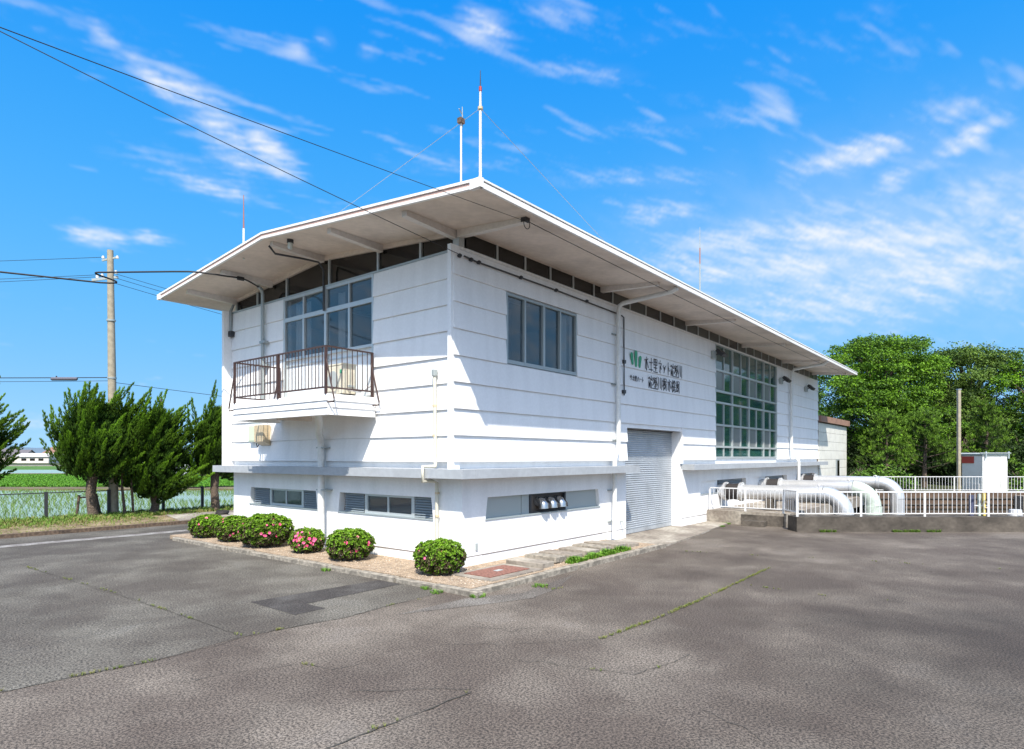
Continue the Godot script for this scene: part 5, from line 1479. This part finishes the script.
func broadleaf(label: String, at: Vector3, tall: float, wide: float, crown_low: float, tiers: int, seed_: int, light: Color, dark: Color, flat_tiers := 0.45, group := "trees on the far bank") -> void:
	var o := thing("broadleaf_tree", label, "tree", at, 0.0, group)
	var dice := RandomNumberGenerator.new()
	dice.seed = seed_
	var trunk := Shape.new()
	var r := 0.028 * tall
	var fork := crown_low * 0.8
	trunk.tube([Vector3(0, -0.2, 0), Vector3(0.05, fork * 0.5, 0.03), Vector3(0.1, fork, -0.05), Vector3(0.0, tall * 0.7, 0.1), Vector3(0.1, tall * 0.9, 0.0)], [r * 1.25, r, r * 0.85, r * 0.45, r * 0.1], 10)
	var where := []
	var tints := []
	for i in tiers:
		var f := (i + dice.randf()) / tiers
		var h := lerpf(crown_low, tall * 0.97, f)
		var w := i * 2.399 + dice.randf_range(-0.5, 0.5)
		var reach := wide * 0.5 * sqrt(maxf(0.02, 1.0 - pow(absf(f - 0.42) / 0.62, 2.0))) * dice.randf_range(0.30, 0.92)
		var c := Vector3(cos(w) * reach, h, sin(w) * reach)
		var big := wide * dice.randf_range(0.08, 0.15)
		trunk.tube([Vector3(0.05, lerpf(fork, h, 0.45), 0), Vector3(c.x * 0.45, lerpf(fork, h, 0.78), c.z * 0.45), c], [r * 0.38, r * 0.24, r * 0.05], 6)
		var shade := dice.randf_range(0.75, 1.15)
		var n := int(18 * big * big / 0.5)
		for k in n:
			var p := Vector3(dice.randfn(), dice.randfn() * flat_tiers, dice.randfn()).normalized() * big * pow(dice.randf(), 0.42)
			p.y *= flat_tiers * 1.5
			p += Vector3(dice.randf_range(-0.2, 0.2), dice.randf_range(-0.1, 0.1), dice.randf_range(-0.2, 0.2))
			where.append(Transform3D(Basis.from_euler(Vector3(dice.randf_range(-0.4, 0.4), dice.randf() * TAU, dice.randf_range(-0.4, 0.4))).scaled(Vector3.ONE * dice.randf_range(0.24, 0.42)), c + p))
			var q := dark.lerp(light, clampf(dice.randf() * 1.1 - 0.1 + 0.3 * p.y / big, 0.0, 1.0))  # leaf colour lightens toward each tier's top, painted sunlight and shade
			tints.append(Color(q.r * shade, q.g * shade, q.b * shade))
	part("trunk", trunk, M.bark, o)
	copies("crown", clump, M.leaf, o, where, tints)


func conifer(label: String, at: Vector3, tall: float, wide: float, bare: float, seed_: int, group := "small pines on the far bank") -> void:
	# a young pine: whorls of upturned bushy boughs
	var o := thing("pine_tree", label, "tree", at, 0.0, group)
	var dice := RandomNumberGenerator.new()
	dice.seed = seed_
	var trunk := Shape.new()
	trunk.tube([Vector3(0, -0.2, 0), Vector3(0.04, bare, 0), Vector3(-0.05, tall * 0.6, 0.05), Vector3(0, tall * 0.95, 0)], [0.15, 0.12, 0.08, 0.02], 8)
	var where := []
	var tints := []
	var n := 30
	for i in n:
		var f := (i + dice.randf()) / n
		var h := lerpf(bare, tall * 0.95, f)
		var w := i * 2.399 + dice.randf_range(-0.4, 0.4)
		var reach := wide * 0.5 * (1.0 - 0.75 * f) * dice.randf_range(0.7, 1.05)
		var tip := Vector3(cos(w) * reach, h + reach * 0.25, sin(w) * reach)
		var root := Vector3(0, h - 0.1, 0)
		trunk.tube([root, root.lerp(tip, 0.6) - Vector3.UP * 0.05, tip], [0.04, 0.025, 0.01], 5)
		var shade := dice.randf_range(0.7, 1.15)
		for k in 44:
			var t := pow(dice.randf(), 0.55)
			var p := root.lerp(tip, t) + Vector3(dice.randfn(), dice.randfn() * 0.6, dice.randfn()) * (0.09 + 0.16 * t)
			var d := Vector3(cos(w) * 0.5, 0.9, sin(w) * 0.5) + Vector3(dice.randf_range(-0.6, 0.6), 0, dice.randf_range(-0.6, 0.6))
			where.append(Transform3D(facing(d, dice.randf() * TAU).scaled(Vector3.ONE * dice.randf_range(0.16, 0.30)), p))
			var q := Color(0.020, 0.050, 0.010).lerp(Color(0.16, 0.30, 0.018), clampf(-0.2 + t * 0.85 + dice.randf_range(-0.25, 0.25), 0.0, 1.0))  # needles darker near the trunk, shade painted into their colour
			tints.append(Color(q.r * shade, q.g * shade, q.b * shade))
	part("trunk", trunk, M.bark, o)
	copies("crown", pine_tuft, M.needle, o, where, tints)


func azalea(label: String, at: Vector3, wide: float, tall: float, blooms: int, seed_: int, face: float) -> void:
	var o := thing("azalea_bush", label, "bush", at, 0.0, "clipped azaleas in the planting bed")
	var dice := RandomNumberGenerator.new()
	dice.seed = seed_
	var r := wide / 2.0
	var c := Vector3(0, tall * 0.52, 0)
	var half := Vector3(r, tall * 0.5, r)
	var stems := Shape.new()
	for i in 16:
		var w := TAU * i / 16.0
		stems.tube([Vector3(cos(w) * 0.05, -0.05, sin(w) * 0.05), Vector3(cos(w) * r * 0.4, tall * 0.35, sin(w) * r * 0.4), Vector3(cos(w) * r * 0.75, tall * dice.randf_range(0.4, 0.8), sin(w) * r * 0.75)], [0.018, 0.012, 0.005], 5)
	part("stems", stems, M.bark, o)
	var where := []
	var tints := []
	var lumps := noise(seed_, 2.2, 2)
	var n := int(2600 * r * r / 0.2)
	for i in n:
		var d := Vector3(dice.randfn(), dice.randfn(), dice.randfn()).normalized()
		if d.y < -0.75: continue
		var k := (1.0 + 0.2 * lumps.get_noise_3dv(d * 1.4)) * (1.0 if dice.randf() < 0.62 else dice.randf_range(0.55, 0.95))
		var p := c + Vector3(d.x * half.x, (signf(d.y) * pow(absf(d.y), 0.85)) * half.y, d.z * half.z) * k * 0.95
		where.append(Transform3D(facing(d + Vector3(0, 0.35, 0) + Vector3(dice.randf_range(-0.5, 0.5), 0, dice.randf_range(-0.5, 0.5)), dice.randf() * TAU).scaled(Vector3.ONE * dice.randf_range(0.032, 0.052)), p))
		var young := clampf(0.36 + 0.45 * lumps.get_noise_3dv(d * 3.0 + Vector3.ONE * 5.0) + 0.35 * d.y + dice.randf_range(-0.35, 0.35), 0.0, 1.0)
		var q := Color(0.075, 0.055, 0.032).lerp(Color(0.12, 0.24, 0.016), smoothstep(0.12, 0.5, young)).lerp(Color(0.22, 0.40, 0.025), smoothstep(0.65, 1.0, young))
		tints.append(q)
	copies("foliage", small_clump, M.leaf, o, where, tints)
	if blooms == 0: return
	var bloom := Shape.new()
	for i in 5:
		var w := TAU * i / 5.0
		var a := Vector3(cos(w), 0.35, sin(w)); var e := Vector3(-sin(w), 0, cos(w)) * 0.55
		bloom.tri(Vector3.ZERO, a * 0.6 + e, a); bloom.tri(Vector3.ZERO, a, a * 0.6 - e)
	var mesh := bloom.mesh()
	for i in blooms:
		var w := face + dice.randfn() * 0.75
		var y := dice.randf_range(-0.55, 0.85)
		var s := sqrt(1.0 - y * y)
		var d := Vector3(cos(w) * s, y, sin(w) * s)
		var f := part("blossom", mesh, M.pink if dice.randf() < 0.7 else M.deep_pink, o, c + Vector3(d.x * half.x, d.y * half.y, d.z * half.z) * 1.01)
		f.basis = facing(d, dice.randf() * TAU).scaled(Vector3.ONE * dice.randf_range(0.026, 0.042))


func undergrowth(label: String, at: Vector3, size: Vector3, seed_: int, light: Color, dark: Color, turn: float) -> void:
	var o := thing("shrub_thicket", label, "shrub", at, turn, "shrubs under the trees on the far bank")
	var dice := RandomNumberGenerator.new()
	dice.seed = seed_
	var stems := Shape.new()
	var where := []
	var tints := []
	var n := int(size.x * size.y * 70)
	for i in 12:
		var x := dice.randf_range(-0.5, 0.5) * size.x
		var z := dice.randf_range(-0.4, 0.4) * size.z
		stems.tube([Vector3(x, -0.1, z), Vector3(x + dice.randf_range(-0.3, 0.3), size.y * 0.5, z), Vector3(x + dice.randf_range(-0.5, 0.5), size.y * 0.85, z)], [0.06, 0.04, 0.01], 5)
	part("stems", stems, M.bark, o)
	for i in n:
		var u := dice.randf_range(-1, 1); var z := dice.randf_range(-1, 1)
		var top := size.y * (0.72 + 0.28 * sin(u * 7.0 + seed_) * cos(z * 3.0 + u * 3.0)) * sqrt(maxf(0.1, 1.0 - u * u * 0.8))
		var y := top * sqrt(dice.randf())
		where.append(Transform3D(Basis.from_euler(Vector3(0, dice.randf() * TAU, 0)).scaled(Vector3.ONE * dice.randf_range(0.22, 0.4)), Vector3(u * size.x / 2, y, z * size.z / 2)))
		tints.append(tint(dark, light, 0.3))
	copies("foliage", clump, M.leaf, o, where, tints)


func stake_frame(label: String, at: Vector3, lean: Vector3, tall: float) -> void:
	var s := thing("tree_stake", label, "stake", at, 0.0, "")
	part("post", Shape.new().tube([Vector3(0, -0.1, 0), lean + Vector3(0, tall, 0)], 0.045, 8), M.old_wood, s)
	part("cap", Shape.new().tube([lean * 0.97 + Vector3(0, tall * 0.98, 0), lean + Vector3(0, tall + 0.02, 0)], 0.05, 8), M.old_wood, s)


func plants() -> void:
	spray = spray_shape(7, 0.30, 0.075, 1).mesh()
	clump = leaf_clump(22, 0.40, 2).mesh()
	small_clump = spray_shape(6, 0.9, 0.34, 3).mesh()
	pine_tuft = spray_shape(9, 0.6, 0.06, 4).mesh()
	M.pink = plain(0.80, 0.13, 0.30, 0.7)
	M.deep_pink = plain(0.72, 0.06, 0.20, 0.7)
	var lean := ALONG * 0.10
	juniper("wide windswept juniper tree with a thick bare trunk, left of the utility pole", Vector3(-0.33, 0.05, -17.4), 4.95, 4.0, 1.45, 160, 101, lean * 0.6, 0.17)
	juniper("juniper tree rising right of the utility pole, green down to its foot", Vector3(1.55, 0.05, -17.1), 5.05, 3.1, 0.6, 150, 102, lean, 0.15)
	juniper("juniper tree half hidden by the left end of the pumping station", Vector3(3.75, 0.05, -16.8), 5.0, 2.9, 1.4, 120, 103, lean, 0.16)
	juniper("juniper tree at the left edge of the view", Vector3(-3.75, 0.05, -18.4), 4.9, 3.4, 1.45, 120, 104, lean * 0.6, 0.17)
	juniper("slim juniper tree standing directly in front of the utility pole", Vector3(0.62, 0.05, -17.25), 4.6, 1.5, 1.8, 44, 105, lean * 0.5, 0.05)
	stake_frame("dark stake left of the windswept juniper's trunk", Vector3(-0.72, 0.05, -17.9), Vector3(0.08, 0, 0.05), 0.78)
	stake_frame("dark stake leaning right of the windswept juniper's trunk", Vector3(-0.02, 0.05, -17.6), Vector3(-0.16, 0, -0.05), 0.82)
	stake_frame("slim brown stake right of the foot of the utility pole", Vector3(0.86, 0.05, -17.1), Vector3(-0.1, 0, 0.05), 1.35)
	var tie := thing("tree_tie", "thin rail tying the dark stake to the windswept juniper", "rail", Vector3(-0.64, 0.76, -17.84))
	part("rail", Shape.new().tube([Vector3(0, 0, 0), Vector3(0.55, 0.02, 0.16)], 0.03, 6), M.old_wood, tie)
	azalea("azalea at the far left end of the row, behind the others", Vector3(-0.55, 0.08, -8.4), 0.86, 0.58, 3, 201, 2.4)
	azalea("second azalea from the left, with a few pink flowers at its sides", Vector3(-0.5, 0.08, -7.1), 0.86, 0.62, 8, 202, 2.4)
	azalea("largest azalea of the row, broad and round below the left basement window", Vector3(-0.48, 0.08, -5.65), 1.2, 0.74, 14, 203, 2.2)
	azalea("smallest azalea, covered in pink flowers beside the white downpipe", Vector3(-0.42, 0.08, -4.02), 0.72, 0.52, 42, 204, 2.4)
	azalea("brownish azalea with pink flowers on its right side, below the right basement window", Vector3(-0.42, 0.08, -2.5), 0.94, 0.61, 10, 205, 1.2)
	azalea("bright green azalea standing alone at the corner of the building", Vector3(-0.37, 0.08, 0.06), 0.88, 0.6, 3, 206, 2.9)
	var lit := Color(0.155, 0.32, 0.013)
	var deep := Color(0.028, 0.075, 0.008)  # lit and deep paint sun and shade into the leaves
	broadleaf("tallest spreading tree right behind the end of the building, in flat bright layers", Vector3(41.9, 0.35, 0.6), 10.3, 10.8, 2.2, 92, 301, lit, deep, 0.19)
	broadleaf("rounder olive green tree behind the steel post", Vector3(48.3, 0.35, 5.2), 9.8, 8.8, 2.4, 84, 302, Color(0.15, 0.25, 0.035), Color(0.03, 0.065, 0.010), 0.34)
	broadleaf("bright tree cut off by the right edge of the view", Vector3(47.2, 0.35, 9.6), 9.3, 7.0, 2.0, 66, 303, lit, deep, 0.36)
	broadleaf("lower dark tree whose boughs show beside the end of the eave", Vector3(37.6, 0.35, -3.4), 6.6, 5.6, 1.2, 36, 304, Color(0.08, 0.17, 0.016), deep, 0.5)  # darker leaves stand in for shade low among the trees
	broadleaf("dark tree filling the gap behind the pines", Vector3(52.5, 0.35, 2.6), 7.0, 9.0, 1.0, 46, 305, Color(0.045, 0.10, 0.014), Color(0.016, 0.038, 0.008), 0.6)  # both leaf colours darkened in place of shade
	broadleaf("shady tree behind the annex", Vector3(45.0, 0.35, -5.0), 7.6, 7.0, 1.5, 36, 306, Color(0.045, 0.10, 0.014), Color(0.016, 0.038, 0.008), 0.55)  # shade put into the leaf colours
	broadleaf("tall tree standing beyond the right edge of the view", Vector3(50.5, 0.35, 14.5), 9.8, 8.4, 2.0, 60, 307, lit, deep, 0.4)
	conifer("small pine with a bare pale trunk, left one of the two by the back railing", Vector3(35.3, 0.35, 1.95), 4.6, 3.4, 1.0, 401)
	conifer("small pine in the middle of the back railing, with a leaning crown", Vector3(36.6, 0.35, 3.75), 4.8, 3.9, 1.1, 402)
	conifer("bushy pine rising behind the white shed", Vector3(39.6, 0.35, 6.6), 5.4, 3.2, 1.0, 403)
	undergrowth("dark thicket behind the annex and the pines", Vector3(40.5, 0.3, 0.0), Vector3(11.0, 4.2, 2.6), 501, Color(0.03, 0.065, 0.010), Color(0.012, 0.026, 0.006), bank_turn())  # near-black leaf colours paint the deep shade under the trees
	undergrowth("dark thicket behind the white shed", Vector3(44.5, 0.3, 8.5), Vector3(11.0, 4.0, 2.6), 502, Color(0.03, 0.065, 0.010), Color(0.012, 0.026, 0.006), bank_turn())  # the same painted shade in its leaf colours
	undergrowth("low bright bush behind the back railing right of the shed", bank(19.6, 0.35, 15.0), Vector3(2.4, 1.3, 1.2), 503, Color(0.14, 0.28, 0.025), Color(0.05, 0.1, 0.012), bank_turn())
	undergrowth("low sprawling bush beside the tiled annex", bank(11.2, 0.35, 15.2), Vector3(3.0, 1.5, 1.2), 504, Color(0.11, 0.22, 0.02), Color(0.03, 0.07, 0.01), bank_turn())


func house(label: String, x: float, z: float, wide: float, deep: float, eave: float, ridge: float, wall: Material, roof: Material, turn: float) -> void:
	var q := afar(x, z)
	var h := thing("house", label, "house", Vector3(q.x, -0.3, q.y), bank_turn() + turn, "houses beyond the fields")
	part("wall", Shape.new().prism(PackedVector2Array([Vector2(-deep / 2, 0), Vector2(deep / 2, 0), Vector2(deep / 2, eave), Vector2(0, ridge - 0.15), Vector2(-deep / 2, eave)]), Vector3(-wide / 2, 0, 0), Vector3(0, 0, 1), Vector3.UP, Vector3(wide, 0, 0)), wall, h)
	part("roof", Shape.new().prism(PackedVector2Array([Vector2(-deep / 2 - 0.5, eave - 0.2), Vector2(0, ridge), Vector2(deep / 2 + 0.5, eave - 0.2), Vector2(deep / 2 + 0.5, eave), Vector2(0, ridge + 0.25), Vector2(-deep / 2 - 0.5, eave)]), Vector3(-wide / 2 - 0.5, 0, 0), Vector3(0, 0, 1), Vector3.UP, Vector3(wide + 1.0, 0, 0)), roof, h)
	for i in 3:
		part("window", Shape.new().box(Vector3(-wide * 0.36 + i * wide * 0.27, eave * 0.35, deep / 2), Vector3(-wide * 0.36 + i * wide * 0.27 + wide * 0.16, eave * 0.7, deep / 2 + 0.05)), M.dark_glass, h)


func distance() -> void:
	var pale := plain(0.62, 0.58, 0.52, 0.9)
	var tiles := plain(0.12, 0.11, 0.12, 0.8)
	var red := plain(0.24, 0.13, 0.10, 0.8)
	house("pale house with a grey roof, leftmost between the two junipers", -222, 285, 9, 8, 3.4, 5.6, pale, tiles, 0.1)
	house("house with a brownish roof in the gap between the junipers", -211, 296, 11, 9, 4.4, 7.0, pale, red, -0.2)
	house("low pale shed house nearest the lane in the gap", -204, 272, 13, 7, 2.8, 4.0, pale, plain(0.45, 0.44, 0.43, 0.8), 0.05)
	house("grey roofed house at the right of the gap", -196, 300, 10, 9, 4.6, 7.2, pale, tiles, 0.3)
	house("house hidden behind the windswept juniper", -178, 290, 11, 9, 4.0, 6.6, pale, tiles, -0.1)
	house("house seen behind the middle junipers", -160, 288, 10, 8, 4.0, 6.4, pale, red, 0.15)
	house("distant house left of the first juniper", -240, 300, 11, 9, 4.0, 6.4, pale, tiles, 0.0)
	var q := afar(-40.3, 78.0)
	var g := thing("field_shed", "plain grey shed out in the fields behind the junipers", "shed", Vector3(q.x, -0.3, q.y), bank_turn())
	part("wall", Shape.new().box(Vector3(-1.4, 0, -1.2), Vector3(1.4, 2.4, 1.2)), M.grey_panel, g)
	part("roof", Shape.new().box(Vector3(-1.55, 2.405, -1.35), Vector3(1.55, 2.55, 1.35)), M.grey_frame, g)
	part("door", Shape.new().box(Vector3(-0.5, 0, 1.205), Vector3(0.4, 2.0, 1.24)), M.louvre, g)
	var hills := Shape.new()
	for i in 90:
		var w0 := TAU * i / 90.0; var w1 := TAU * (i + 1) / 90.0
		var h0 := 40.0 + 70.0 * absf(noise_at(Vector2(cos(w0), sin(w0)) * 3.0)); var h1 := 40.0 + 70.0 * absf(noise_at(Vector2(cos(w1), sin(w1)) * 3.0))
		var a := Vector3(cos(w0), 0, sin(w0)) * 3900.0; var b := Vector3(cos(w1), 0, sin(w1)) * 3900.0
		hills.quad(b * 0.94, a * 0.94, a + Vector3.UP * h0, b + Vector3.UP * h1)
		hills.quad(a * 1.06, b * 1.06, b + Vector3.UP * h1, a + Vector3.UP * h0)
	ground("hills", hills, plain(0.10, 0.15, 0.20, 1.0), "low hills on the horizon")  # bluish hill colour paints in the haze of distance


func _ready() -> void:
	rng.seed = 20240
	light_and_camera()
	materials()
	M.leaf_dry = leafy(0.9, 0.0)
	setting()
	pumping_station()
	waterside()
	pipework()
	plants()
	distance()
	fittings()
	overhead()
